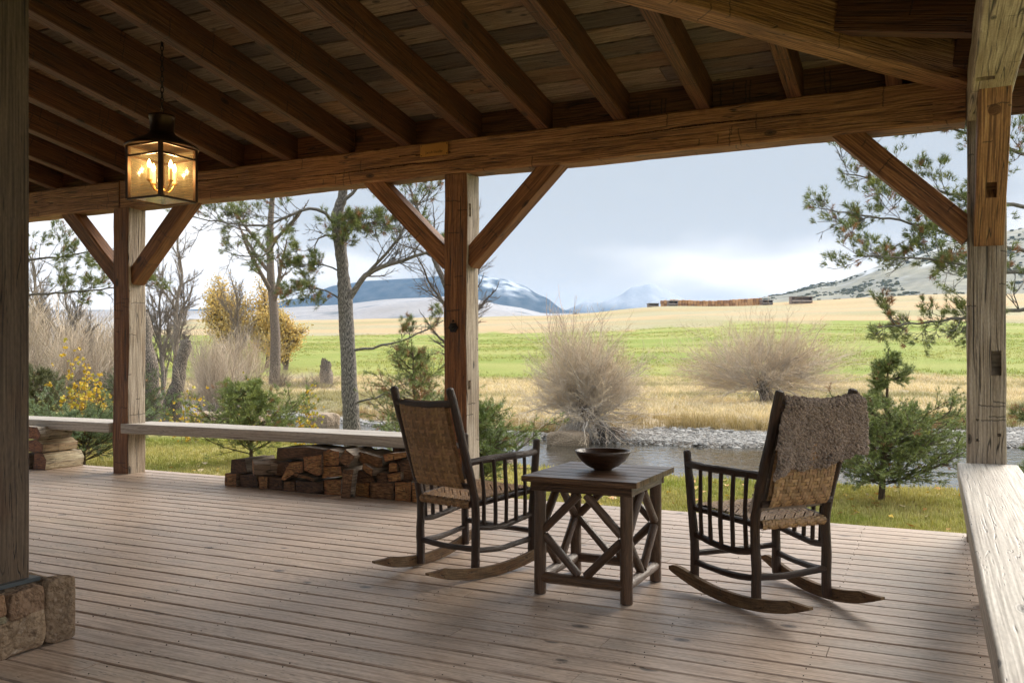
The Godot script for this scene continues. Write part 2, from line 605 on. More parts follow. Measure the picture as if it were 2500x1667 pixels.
func build_roof() -> void:
	var roof := thing("porch_roof", "dark porch roof of rough rafters and grey weathered planks overhead", "roof", Vector3.ZERO)
	var r := RandomNumberGenerator.new()
	r.seed = 77
	var k := 0
	# common rafters, down to the main beam
	for n in range(-14, 5):
		var x := -2.811 + 0.64 * n
		var ztop := minf(1.3, -6.30 - x)
		var a := Vector3(x, roof_y(-0.45) + 0.12, -6.85)
		var b := Vector3(x, roof_y(ztop + 6.4) + 0.12, ztop)
		var o := put("rafter", timber(a.distance_to(b), 0.232, 0.10, {"seed": n + 40, "amp": 0.003, "chamfer": 0.007, "seg": 0.4, "tints": [RAFTER, RAFTER, RAFTER, RAFTER]}), M.timber, roof)
		place(o, a, b)
		# blocking between this rafter and the next, on the beam
		var w := 0.64 - 0.103
		var bl := put("blocking_board", board(w, 0.235, 0.035, shade(RAFTER, r.randf_range(0.85, 1.15)), 0.42, Vector2(r.randf(), r.randf()), 0.003), M.timber, roof)
		bl.position = Vector3(x + 0.0515, 3.005 + 0.118, -6.50)
	# jack rafters of the side roof
	for n in range(0, 13):
		var z := -6.23 + 0.64 * n
		var xh := -6.12 - z
		var a := Vector3(xh, roof_y(0.18 - xh) + 0.12, z)
		var b := Vector3(0.62, roof_y(0.18 - 0.62) + 0.12, z)
		if a.distance_to(b) < 0.5:
			a.x = 0.1
			a.y = roof_y(0.08) + 0.12
		var o := put("rafter", timber(a.distance_to(b), 0.232, 0.10, {"seed": n + 90, "amp": 0.003, "chamfer": 0.007, "seg": 0.4, "tints": [RAFTER, RAFTER, RAFTER, RAFTER]}), M.timber, roof)
		place(o, a, b)
	# hip rafter from the corner post up over the deck
	var h0 := Vector3(0.18, 2.925 + 0.16, -6.40)
	var h1 := h0 + Vector3(-5.4, 0.158 * 5.4, 5.4)
	var hip := put("hip_rafter", timber(h0.distance_to(h1), 0.33, 0.19, {"seed": 3, "amp": 0.011, "tints": [BROWN2, BROWN2, BROWN2, BROWN2]}), M.timber, roof)
	place(hip, h0, h1)
	# roof planks, main slope: along x; side slope: along z
	var lift := 0.245
	var row := 0
	var z := -7.0
	var tones := [Color(0.58, 0.57, 0.55), Color(0.38, 0.37, 0.36), Color(0.72, 0.66, 0.58), Color(0.48, 0.47, 0.47), Color(0.64, 0.50, 0.36), Color(0.28, 0.26, 0.25)]
	var ang := atan(PITCH)
	while z < 1.4:
		var wd := r.randf_range(0.17, 0.235)
		var zc := z + wd / 2
		var xend := minf(0.9, -6.2 - zc)
		var x := -12.2 + r.randf() * 1.0
		while x < xend - 0.05:
			var x1 := minf(xend, x + 0.64 * r.randi_range(4, 7))
			if xend - x1 < 0.8:
				x1 = xend
			var col: Color = tones[r.randi() % tones.size()] * r.randf_range(0.85, 1.1)
			var o := put("roof_plank", board(x1 - x - 0.004, 0.022, wd / cos(ang) - 0.013, col, 0.7, Vector2(r.randf(), r.randf()), 0.005), M.barn, roof)
			o.transform = Transform3D(Basis(Vector3.RIGHT, -ang), Vector3(x, roof_y(zc + 6.4) + lift + r.randf_range(-0.002, 0.002), zc))
			x = x1
		z += wd
	var xx := 0.85
	while xx > -7.4:
		var wd := r.randf_range(0.17, 0.235)
		var xc := xx - wd / 2
		var z0 := maxf(-7.0, -6.2 - xc)
		var z1 := 1.4
		var col: Color = tones[r.randi() % tones.size()] * r.randf_range(0.85, 1.1)
		if z1 - z0 > 0.1:
			var o := put("roof_plank", board(z1 - z0, 0.022, wd / cos(ang) - 0.013, col, 0.7, Vector2(r.randf(), r.randf()), 0.005), M.barn, roof)
			var ax := Vector3(0, 0, 1)
			var up := Vector3(sin(ang), cos(ang), 0)
			o.transform = Transform3D(Basis(ax, up, ax.cross(up)), Vector3(xc, roof_y(0.18 - xc) + lift + 0.004, z0))
		xx -= wd
	# hidden sheet added above the planks to stop light leaking through the gaps
	var mb := MB.new()
	var up2 := 0.06 + lift
	var eave_z := -7.05
	var eave_x := 0.92
	var corner := Vector3(eave_x, roof_y(0.18 - eave_x) + up2 - 0.02, eave_z)
	var top := Vector3(-6.2 - 1.5, roof_y(0.18 + 7.7) + up2, 1.5)
	var ml := Vector3(-12.4, corner.y, eave_z)
	var mt := Vector3(-12.4, top.y, 1.5)
	var rb := Vector3(eave_x, corner.y, 1.5)
	var th := Vector3(0, 0.03, 0)
	mb.quad(ml, corner, top, mt, Color.WHITE)
	mb.quad(ml + th, mt + th, top + th, corner + th, Color.WHITE)
	mb.tri(corner, rb, top)
	mb.tri(corner + th, top + th, rb + th)
	put("light_seal_sheet", mb.mesh(), M.iron, roof)
	var fas := put("eave_board", board(13.2, 0.28, 0.03, shade(RAFTER, 1.2), 0.4, Vector2(0.1, 0.7)), M.timber, roof)
	fas.position = Vector3(-12.3, roof_y(-0.6) + 0.13, -7.06)


# a seasoning check as a chain of narrow real grooves in one side of a timber
func split(side: int, x0: float, x1: float, s: float, sd: int, wide := 0.011) -> Array:
	var out := []
	var n := int((x1 - x0) / 0.13)
	for k in n:
		var f := (k + 0.5) / n
		var q := s + 0.016 * nz.get_noise_2d(f * (x1 - x0) * 14, sd * 50.0)
		var w := wide * (0.35 + 0.65 * sin(PI * f))
		out.append([side, lerpf(x0, x1, float(k) / n), lerpf(x0, x1, float(k + 1) / n), q - w / 2, q + w / 2, 0.03])
	return out


func brace(parent: Node3D, a: Vector3, b: Vector3, deep: float, thick: float, sd: int, tints: Array, normal: Vector3, pockets := []) -> MeshInstance3D:
	var o := put("brace", timber(a.distance_to(b), thick, deep, {"seed": sd, "amp": 0.005, "chamfer": 0.009, "tints": tints, "pockets": pockets}), M.timber, parent)
	var x := (b - a).normalized()
	var z := normal
	var y := z.cross(x).normalized()
	o.transform = parent.transform.affine_inverse() * Transform3D(Basis(x, y, x.cross(y)), a)
	return o


func build_posts() -> void:
	var W := Color(1.02, 1.0, 0.97)
	var G := Color(1.0, 0.97, 0.92)
	# three posts along the open front; each stands on the deck with its braces
	var cx := [-7.534, -3.605, 0.294]
	var labels := ["brown hewn post with two braces between the two long benches", "hewn post with dark iron plate behind the left rocking chair", "grey weathered corner post rising at the end of the wide pale bench"]
	for k in 3:
		var t := thing("timber_post", labels[k], "post", Vector3(cx[k], 0, -6.51), 0.0, "posts along the open side of the porch")
		# local x up: sides 0 -x world.. the frame maps +x to up, +y to -z? chosen below
		var inner := Color(0.74, 0.55, 0.40) if k < 2 else Color(0.62, 0.58, 0.54)
		var outer := Color(0.95, 0.92, 0.88) if k < 2 else Color(0.7, 0.66, 0.62)
		var pk := []
		if k == 0:
			pk = []
		if k == 1:
			pk = [[0, 2.36, 2.47, -0.085, -0.045, 0.07], [0, 0.93, 1.0, -0.08, -0.045, 0.05]]
		if k == 2:
			pk = [[3, 1.08, 1.235, 0.028, 0.082, 0.09], [3, 0.655, 0.672, -0.062, -0.046, 0.03], [3, 0.69, 0.71, 0.06, 0.08, 0.03], [3, 0.785, 0.80, -0.062, -0.046, 0.02]]
		var msh := timber(BEAM_LOW, 0.222, 0.222, {"seed": 10 + k * 3, "amp": 0.011 if k < 2 else 0.008, "chamfer": 0.014, "seg": 0.09, "tints": [outer, outer, outer, inner], "pockets": pk, "grey": [0, 1, 2] if k < 2 else []})
		var o := put("shaft", msh, null if k < 2 else M.grey_timber, t)
		# local x -> up, local y -> +x world, local z -> +z world
		o.transform = Transform3D(Basis(Vector3(0, 1, 0), Vector3(1, 0, 0), Vector3(0, 0, -1)), Vector3.ZERO)
		for s in [-1, 1]:
			if k == 2 and s == 1:
				continue
			var bt := [BRACE, BRACE, BRACE, BRACE]
			var p0 := Vector3(cx[k] + s * 0.085, 1.93, -6.505)
			var p1 := Vector3(cx[k] + s * 0.92, 2.80, -6.505)
			brace(t, p0 + Vector3(0, 0.06, 0), p1, 0.15, 0.155, k * 5 + s + 20, bt, Vector3(0, 0, 1))
		if k == 2:
			# brace in the side frame, towards the house, with an empty mortise and a peg in its underside
			var b := brace(t, Vector3(0.305, 1.955, -6.45), Vector3(0.305, 2.80, -5.70), 0.168, 0.15, 55, [BROWN2, BROWN2, BROWN2, BROWN2], Vector3(1, 0, 0), [[0, 0.36, 0.47, -0.026, 0.03, 0.09]])
			var pg := MB.new()
			pg.tube(PackedVector3Array([Vector3(0, 0, 0), Vector3(0, 0.010, 0)]), PackedFloat32Array([0.034, 0.034]), 16, Color(0.6, 0.45, 0.32), Color(0.6, 0.45, 0.32), true)
			var po := put("peg", pg.mesh(), M.timber, b)
			po.position = Vector3(0.95, 0.07, 0.0)
			po.scale = Vector3(1.0, 1, 1.0)
		if k == 1:
			var ib := MB.new()
			ib.tube(PackedVector3Array([Vector3(0, 0, 0), Vector3(0, 0, 0.012)]), PackedFloat32Array([0.045, 0.042]), 6, Color.WHITE, Color.WHITE, true)
			ib.tube(PackedVector3Array([Vector3(0, 0.0, 0.01), Vector3(0, 0.0, 0.03)]), PackedFloat32Array([0.02, 0.018]), 6, Color.WHITE, Color.WHITE, true)
			ib.tube(PackedVector3Array([Vector3(0, 0.05, 0.004), Vector3(0, 0.062, 0.008)]), PackedFloat32Array([0.012, 0.008]), 6, Color.WHITE, Color.WHITE, true)
			var io := put("iron_plate", ib.mesh(), M.iron, t)
			io.position = Vector3(-0.015, 1.44, 0.112)
	# main beam in two lengths, scarfed over the left post
	var bt := [BROWN, BROWN, BROWN, BROWN]
	var spans := [[-12.4, -7.56, "darker hewn beam length beyond the hanging lantern"], [-7.555, 0.172, "long hewn beam with a brass plaque above the middle post"]]
	for k in 2:
		var t := thing("timber_beam", spans[k][2], "beam", Vector3(spans[k][0], (BEAM_LOW + BEAM_TOP) / 2, -6.51), 0.0)
		var checks := []
		if k == 1:
			checks = split(1, 5.0, 6.95, -0.02, 1) + split(1, 2.5, 4.25, 0.03, 2) + split(1, 0.4, 1.6, -0.045, 3) + split(1, 3.4, 3.9, -0.05, 4)
		put("beam_timber", timber(spans[k][1] - spans[k][0], BEAM_TOP - BEAM_LOW, 0.225, {"pockets": checks, "seed": 31 + k, "amp": 0.012, "chamfer": 0.016, "seg": 0.12, "tints": bt}), M.timber, t)
	var sb := thing("timber_beam", "pale hewn side beam running overhead above the wide bench", "beam", Vector3(0.29, (BEAM_LOW + BEAM_TOP) / 2, -6.62), 0.0)
	var so := put("beam_timber", timber(8.0, 0.285, 0.222, {"seed": 61, "amp": 0.010, "chamfer": 0.014, "tints": [Color(0.9, 0.85, 0.78), Color(0.9, 0.85, 0.78), Color(0.9, 0.85, 0.78), Color(0.9, 0.85, 0.78)], "pockets": [[2, 1.12, 1.19, -0.09, 0.0, 0.08]]}), M.grey_timber, sb)
	so.transform = Transform3D(Basis(Vector3(0, 0, 1), Vector3(0, 1, 0), Vector3(-1, 0, 0)), Vector3.ZERO)
	# post and plate on the house side, left of the viewer
	var lp := thing("timber_post", "thick dark sawn post standing on the low stone plinth", "post", Vector3(-3.565, 0.275, -2.328))
	var lo := put("shaft", timber(3.16, 0.27, 0.254, {"seed": 5, "amp": 0.003, "chamfer": 0.006, "tints": [Color(0.30, 0.265, 0.235), Color(0.30, 0.265, 0.235), Color(0.30, 0.265, 0.235), Color(0.30, 0.265, 0.235)]}), M.barn, lp)
	lo.transform = Transform3D(Basis(Vector3(0, 1, 0), Vector3(1, 0, 0), Vector3(0, 0, -1)), Vector3.ZERO)
	var pl := MB.new()
	pl.box(Vector3(-0.165, -0.016, -0.155), Vector3(0.165, 0.0, 0.155))
	put("base_plate", pl.mesh(), M.slate, lp)
	var plate := thing("timber_beam", "hewn plate beam carried by the post on the plinth", "beam", Vector3(-12.4, 3.575, -2.328))
	put("beam_timber", timber(9.6, 0.28, 0.24, {"seed": 71, "tints": [BROWN, BROWN, BROWN, BROWN]}), M.timber, plate)
	# brass plaque on the beam above the middle post
	var pq := thing("brass_plaque", "small brass plaque screwed to the beam above the middle post", "plaque", Vector3(-3.80, 2.935, -6.388))
	var pm := MB.new()
	pm.box(Vector3(-0.135, -0.052, 0.0), Vector3(0.135, 0.052, 0.004))
	put("plate", pm.mesh(), M.brass, pq)
	for s in [Vector2(-1, -1), Vector2(-1, 1), Vector2(1, -1), Vector2(1, 1)]:
		var sm := MB.new()
		sm.tube(PackedVector3Array([Vector3(0, 0, 0), Vector3(0, 0, 0.003)]), PackedFloat32Array([0.005, 0.004]), 8, Color.WHITE, Color.WHITE, true)
		var so2 := put("screw", sm.mesh(), M.iron, pq)
		so2.position = Vector3(s.x * 0.123, s.y * 0.041, 0.004)
	var tm := TextMesh.new()
	tm.text = "Jacob Stenlie"
	var sf := SystemFont.new()
	sf.font_names = PackedStringArray(["Droid Serif"])
	tm.font = sf
	tm.font_size = 32
	tm.pixel_size = 0.00085
	tm.depth = 0.001
	var to := put("lettering", tm, M.ink, pq)
	to.position = Vector3(0.0, -0.02, 0.0048)


func build_benches() -> void:
	var g := "low plank benches around the porch edge"
	var b1 := thing("plank_bench", "plank bench top over the small firewood stack, ending at the post", "bench", Vector3(-12.2, 0.465, -6.57), 0.0, g)
	put("seat_plank", timber(4.53, 0.10, 0.40, {"seed": 81, "ul": 0.4, "amp": 0.003, "chamfer": 0.008, "tints": [SILVER, SILVER, SILVER, SILVER]}), M.bench, b1)
	var b2 := thing("plank_bench", "long plank bench over the firewood pile between two posts", "bench", Vector3(-7.50, 0.465, -6.57), 0.0, g)
	put("seat_plank", timber(3.80, 0.10, 0.40, {"seed": 82, "ul": 0.4, "amp": 0.004, "chamfer": 0.008, "tints": [SILVER, SILVER, SILVER, SILVER]}), M.bench, b2)
	for q in [[b1, 0.3], [b1, 2.2], [b2, 3.3]]:
		var lm := put("leg", board(0.415, 0.09, 0.3, Color(0.45, 0.36, 0.3), 0.42, Vector2(0.3, 0.1)), M.timber, q[0])
		lm.transform = Transform3D(Basis(Vector3(0, 1, 0), Vector3(1, 0, 0), Vector3(0, 0, -1)), Vector3(q[1], -0.465, -0.01))
	var b3 := thing("plank_bench", "wide pale weathered bench running from the corner post", "bench", Vector3(0.297, 0.462, -6.395), 0.0, g)
	var o := put("seat_plank", timber(7.6, 0.105, 0.345, {"seed": 83, "ul": 0.4, "amp": 0.004, "chamfer": 0.008, "seg": 0.1, "tints": [SILVER, SILVER, SILVER, SILVER]}), M.bench, b3)
	o.transform = Transform3D(Basis(Vector3(0, 0, 1), Vector3(0, 1, 0), Vector3(-1, 0, 0)), Vector3.ZERO)
	for zz in [1.6, 3.6, 6.2]:
		var lm := put("leg", board(0.41, 0.26, 0.1, Color(0.45, 0.38, 0.32), 0.42, Vector2(0.3, 0.6)), M.timber, b3)
		lm.transform = Transform3D(Basis(Vector3(0, 1, 0), Vector3(1, 0, 0), Vector3(0, 0, -1)), Vector3(0.03, -0.462, zz))


# rough stone from a box: subdivided, pushed about by noise
func rock(size: Vector3, sd: float, rough := 0.12, n := 5, col := Color.WHITE, blunt := 0.85) -> ArrayMesh:
	var mb := MB.new()
	for f in 6:
		var ax := f / 2
		var sg := 1.0 if f % 2 == 0 else -1.0
		var base := mb.v.size()
		for a in n + 1:
			for b in n + 1:
				var p := Vector3.ZERO
				p[ax] = sg
				p[(ax + 1) % 3] = 2.0 * a / n - 1.0
				p[(ax + 2) % 3] = 2.0 * b / n - 1.0
				var q := p * lerpf(1.0, 1.0 / pow(pow(absf(p.x), 6) + pow(absf(p.y), 6) + pow(absf(p.z), 6), 1.0 / 6.0), blunt)
				var s := q * size * 0.5
				var d := Vector3(nz.get_noise_3d(s.x * 60 + sd * 13, s.y * 60, s.z * 60), nz.get_noise_3d(s.x * 60, s.y * 60 + sd * 17, s.z * 60 + 50), nz.get_noise_3d(s.x * 60 + 90, s.y * 60, s.z * 60 + sd * 11))
				mb.vert(s + d * size * rough, Vector3.ZERO, Vector2(a, b) / n, col)
		for a in n:
			for b in n:
				var k := base + a * (n + 1) + b
				if sg > 0:
					mb.i.append_array(PackedInt32Array([k, k + 1, k + n + 2, k, k + n + 2, k + n + 1]))
				else:
					mb.i.append_array(PackedInt32Array([k, k + n + 2, k + 1, k, k + n + 1, k + n + 2]))
	return mb.mesh(true)


func build_shade_wall() -> void:
	# unseen house wall, added to darken the roof; open corner keeps the beam lit
	var t := thing("added_shade_wall", "dark boarded house wall added out of view to darken the porch roof", "wall", Vector3(-12.4, -0.36, 1.62))
	var r := RandomNumberGenerator.new()
	r.seed = 66
	var x := 0.0
	while x < SHADE_WALL:
		var o := put("siding_board", board(5.0, 0.03, 0.236, Color(0.5, 0.44, 0.38) * r.randf_range(0.8, 1.15), 0.4, Vector2(r.randf(), r.randf())), M.barn, t)
		o.transform = Transform3D(Basis(Vector3(0, 1, 0), Vector3(0, 0, 1), Vector3(1, 0, 0)), Vector3(x + 0.12, 0.0, 0.0))
		x += 0.24
	var back := MB.new()
	back.box(Vector3(0, 0, 0.03), Vector3(SHADE_WALL, 5.0, 0.2), Color(0.5, 0.44, 0.38))
	put("sheathing", back.mesh(), M.barn, t)


const SHADE_WALL := 10.6


func build_plinth() -> void:
	var t := thing("stone_plinth", "low plinth of rough brown fieldstones under the thick dark post", "plinth", Vector3(-3.56, 0, -2.33))
	var stones := [
		[Vector3(0.10, 0.262, 0.13), Vector3(0.20, 0.131, -0.185), Color(0.50, 0.45, 0.41)],
		[Vector3(0.12, 0.11, 0.16), Vector3(0.19, 0.205, -0.035), Color(0.47, 0.38, 0.33)],
		[Vector3(0.12, 0.155, 0.23), Vector3(0.19, 0.078, -0.0), Color(0.61, 0.56, 0.51)],
		[Vector3(0.11, 0.085, 0.12), Vector3(0.195, 0.215, 0.11), Color(0.50, 0.38, 0.30)],
		[Vector3(0.11, 0.16, 0.13), Vector3(0.195, 0.08, 0.19), Color(0.54, 0.50, 0.45)],
		[Vector3(0.11, 0.03, 0.12), Vector3(0.195, 0.162, 0.12), Color(0.41, 0.46, 0.41)],
		[Vector3(0.11, 0.10, 0.10), Vector3(0.195, 0.21, 0.215), Color(0.49, 0.42, 0.38)],
		[Vector3(0.22, 0.25, 0.12), Vector3(0.02, 0.128, -0.19), Color(0.54, 0.49, 0.43)],
		[Vector3(0.18, 0.25, 0.14), Vector3(-0.18, 0.128, -0.18), Color(0.49, 0.45, 0.43)],
		[Vector3(0.20, 0.25, 0.3), Vector3(-0.17, 0.128, 0.1), Color(0.49, 0.45, 0.43)],
		[Vector3(0.24, 0.25, 0.12), Vector3(0.03, 0.128, 0.19), Color(0.49, 0.42, 0.39)]]
	var k := 0
	for s in stones:
		var o := put("stone", rock(s[0], k * 3.7 + 2, 0.17, 11, s[2], 0.55), M.stone, t)
		o.position = s[1]
		o.rotation.y = rng.randf_range(-0.04, 0.04)
		k += 1
	var core := MB.new()
	core.box(Vector3(-0.2, 0.0, -0.2), Vector3(0.2, 0.256, 0.2), Color(0.3, 0.27, 0.24))
	put("mortar_core", core.mesh(), M.stone, t)


func build_lantern() -> void:
	var top_y := 3.36
	var t := thing("hanging_lantern", "lit square glass lantern hanging on a chain from the rafters", "lantern", Vector3(-4.91, 0, -4.52))
	var lo := 2.295
	var hi := 2.668
	var h := 0.156
	# frame
	var mb := MB.new()
	for s in [Vector2(-1, -1), Vector2(1, -1), Vector2(1, 1), Vector2(-1, 1)]:
		mb.box(Vector3(s.x * h - 0.012, lo, s.y * h - 0.012), Vector3(s.x * h + 0.012, hi, s.y * h + 0.012))
	for yy in [lo, hi - 0.075, hi - 0.004]:
		for s in [-1, 1]:
			mb.box(Vector3(-h, yy - 0.006, s * h - 0.008), Vector3(h, yy + 0.007, s * h + 0.008))
			mb.box(Vector3(s * h - 0.009, yy - 0.006, -h), Vector3(s * h + 0.009, yy + 0.007, h))
	put("frame", mb.mesh(), M.bronze, t)
	for s in 4:
		var p := MB.new()
		var a := Vector3(-h, lo + 0.005, h)
		var b := Vector3(h, hi - 0.005, h)
		p.quad(Vector3(-h + 0.012, lo + 0.006, h), Vector3(-h + 0.012, hi - 0.008, h), Vector3(h - 0.012, hi - 0.008, h), Vector3(h - 0.012, lo + 0.006, h))
		var o := put("glass_pane", p.mesh(), M.pane, t)
		o.rotation.y = s * PI / 2
	var p2 := MB.new()
	p2.quad(Vector3(-h + 0.012, lo, -h + 0.012), Vector3(-h + 0.012, lo, h - 0.012), Vector3(h - 0.012, lo, h - 0.012), Vector3(h - 0.012, lo, -h + 0.012))
	put("glass_pane", p2.mesh(), M.pane, t)
	# dished round rim, cone and chimney
	var cap := MB.new()
	var prof := [[0.245, hi - 0.012], [0.249, hi - 0.002], [0.24, hi + 0.008], [0.18, hi + 0.04], [0.1, hi + 0.085], [0.08, hi + 0.11], [0.085, hi + 0.205], [0.089, hi + 0.21], [0.089, hi + 0.225], [0.02, hi + 0.235]]
	var pts := PackedVector3Array()
	var rd := PackedFloat32Array()
	for q in prof:
		pts.append(Vector3(0, q[1], 0))
		rd.append(q[0])
	cap.tube(pts, rd, 40, Color.WHITE, Color.WHITE)
	put("hood", cap.mesh(true), M.bronze, t)
	# chain
	var cy := hi + 0.24
	var n := 0
	while cy < top_y:
		var ring := MB.new()
		var rp := PackedVector3Array()
		var rr := PackedFloat32Array()
		for k in 13:
			var a := TAU * k / 12
			rp.append(Vector3(0.010 * cos(a), 0.024 * sin(a), 0))
			rr.append(0.0034)
		ring.tube(rp, rr, 6, Color.WHITE, Color.WHITE)
		var o := put("chain_link", ring.mesh(), M.iron, t)
		o.position = Vector3(0, cy + 0.018, 0)
		o.rotation.y = PI / 2 * (n % 2) + 0.4
		cy += 0.037
		n += 1
	var hook := MB.new()
	hook.tube(PackedVector3Array([Vector3(0, cy - 0.01, 0), Vector3(0, cy + 0.12, 0)]), PackedFloat32Array([0.009, 0.009]), 8, Color.WHITE, Color.WHITE, true)
	put("hook", hook.mesh(), M.iron, t)
	# four candle arms
	var st := MB.new()
	st.tube(PackedVector3Array([Vector3(0, lo + 0.075, 0), Vector3(0, lo + 0.11, 0), Vector3(0, hi + 0.02, 0)]), PackedFloat32Array([0.016, 0.008, 0.006]), 10, Color.WHITE, Color.WHITE, true)
	put("stem", st.mesh(), M.brass, t)
	for k in 4:
		var a := PI / 2 * k + 0.15
		var dir := Vector3(cos(a), 0, sin(a))
		var arm := MB.new()
		var ap := PackedVector3Array()
		var ar := PackedFloat32Array()
		for q in 9:
			var f := q / 8.0
			ap.append(dir * (0.1 * f) + Vector3(0, lo + 0.09 - 0.035 * sin(PI * f) + 0.035 * f * f, 0))
			ar.append(0.006)
		arm.tube(ap, ar, 8, Color.WHITE, Color.WHITE, true)
		arm.tube(PackedVector3Array([dir * 0.1 + Vector3(0, lo + 0.122, 0), dir * 0.1 + Vector3(0, lo + 0.132, 0)]), PackedFloat32Array([0.012, 0.024]), 12, Color.WHITE, Color.WHITE, true)
		var armo := put("candle_arm", arm.mesh(), M.brass, t)
		var cd := MB.new()
		cd.tube(PackedVector3Array([dir * 0.1 + Vector3(0, lo + 0.132, 0), dir * 0.1 + Vector3(0, lo + 0.215, 0)]), PackedFloat32Array([0.014, 0.014]), 12, Color.WHITE, Color.WHITE, true)
		put("candle_sleeve", cd.mesh(), M.candle, armo)
		var fl := MB.new()
		fl.tube(PackedVector3Array([Vector3(0, 0, 0), Vector3(0, 0.012, 0), Vector3(0, 0.028, 0), Vector3(0, 0.045, 0), Vector3(0, 0.062, 0)]), PackedFloat32Array([0.005, 0.012, 0.014, 0.009, 0.001]), 12, Color.WHITE, Color.WHITE)
		var fo := put("flame_bulb", fl.mesh(), M.flame, armo)
		fo.position = dir * 0.1 + Vector3(0, lo + 0.214, 0)
		var lamp := OmniLight3D.new()
		lamp.name = "bulb_light"
		lamp.light_color = Color(1.0, 0.83, 0.58)
		lamp.light_energy = LAMP
		lamp.light_size = 0.012
		lamp.omni_range = 9.0
		lamp.omni_attenuation = 2.0
		lamp.shadow_enabled = true
		lamp.position = fo.position + Vector3(0, 0.028, 0)
		t.add_child(lamp, true)


const LAMP := 0.03


# ---------------------------------------------------------------- furniture
func pole(pts: Array, r0: float, r1: float, sd: float, cols: Color, parent: Node, called: String, knob := false, sides := 10, step := 0.05) -> MeshInstance3D:
	# a peeled hickory pole through the given points, slightly crooked and lumpy
	var cur := Curve3D.new()
	for k in pts.size():
		var tin := Vector3.ZERO
		if k > 0 and k < pts.size() - 1:
			tin = (pts[k + 1] - pts[k - 1]) * 0.18
		cur.add_point(pts[k], -tin, tin)
	cur.bake_interval = 0.01
	var L := cur.get_baked_length()
	var n := maxi(4, int(L / step))
	var pp := PackedVector3Array()
	var rr := PackedFloat32Array()
	for k in n + 1:
		var f := float(k) / n
		var p := cur.sample_baked(L * f)
		var wob := 0.10 * r0
		p += Vector3(nz.get_noise_2d(f * L * 80, sd * 31), nz.get_noise_2d(f * L * 80, sd * 31 + 200), nz.get_noise_2d(f * L * 80, sd * 31 + 400)) * wob * 2.0
		pp.append(p)
		rr.append(lerpf(r0, r1, f) * (1.0 + 0.10 * nz.get_noise_2d(f * L * 220, sd * 77)))
	if knob:
		var t := (pp[n] - pp[n - 1]).normalized()
		pp.append(pp[n] + t * r1 * 0.35)
		rr.append(r1 * 0.72)
	var mb := MB.new()
	mb.tube(pp, rr, sides, cols, cols, true, 1.1, 0.0016, nw)
	return put(called, mb.mesh(), M.hickory, parent)


# woven splint panel: twill of over-two-under-two; at(u, v) gives the point and normal(u, v) the outward side
func weave(at: Callable, normal: Callable, cols: int, rows: int, len_u: float, len_v: float, tone: Color, sd: int) -> ArrayMesh:
	var mb := MB.new()
	var r := RandomNumberGenerator.new()
	r.seed = sd
	var th := 0.0036
	for dirn in 2:
		var count := cols if dirn == 0 else rows
		var cross := rows if dirn == 0 else cols
		for a in count:
			var k := r.randf_range(0.6, 1.2)
			var col := Color(tone.r * k, tone.g * k * r.randf_range(0.95, 1.03), tone.b * k * r.randf_range(0.9, 1.05))
			var c0 := (a + 0.09) / count
			var c1 := (a + 0.91) / count
			var base := mb.v.size()
			for b in cross * 2 + 1:
				var f := float(b) / (cross * 2)
				var idx := mini(b / 2, cross - 1)
				var ph: int
				if dirn == 0:
					ph = posmod(a + (idx if (idx / 6) % 2 == 0 else -idx), 4)
				else:
					ph = posmod(idx + (a if (a / 6) % 2 == 0 else -a), 4)
				var over := 1.0 if (ph < 2) == (dirn == 0) else -1.0
				if b % 2 == 0:
					over = 0.35 * over
				for s in 2:
					var u := (c0 if s == 0 else c1) if dirn == 0 else f
					var w := f if dirn == 0 else (c0 if s == 0 else c1)
					var p: Vector3 = at.call(u, w)
					var nn: Vector3 = normal.call(u, w)
					mb.vert(p + nn * th * over, nn, Vector2(f * 3.0 + a * 0.37, s * 0.08 + a * 0.13), col)
			for b in cross * 2:
				var q := base + b * 2
				if dirn == 0:
					mb.i.append_array(PackedInt32Array([q, q + 2, q + 3, q, q + 3, q + 1]))
				else:
					mb.i.append_array(PackedInt32Array([q, q + 1, q + 3, q, q + 3, q + 2]))
	return mb.mesh(true)


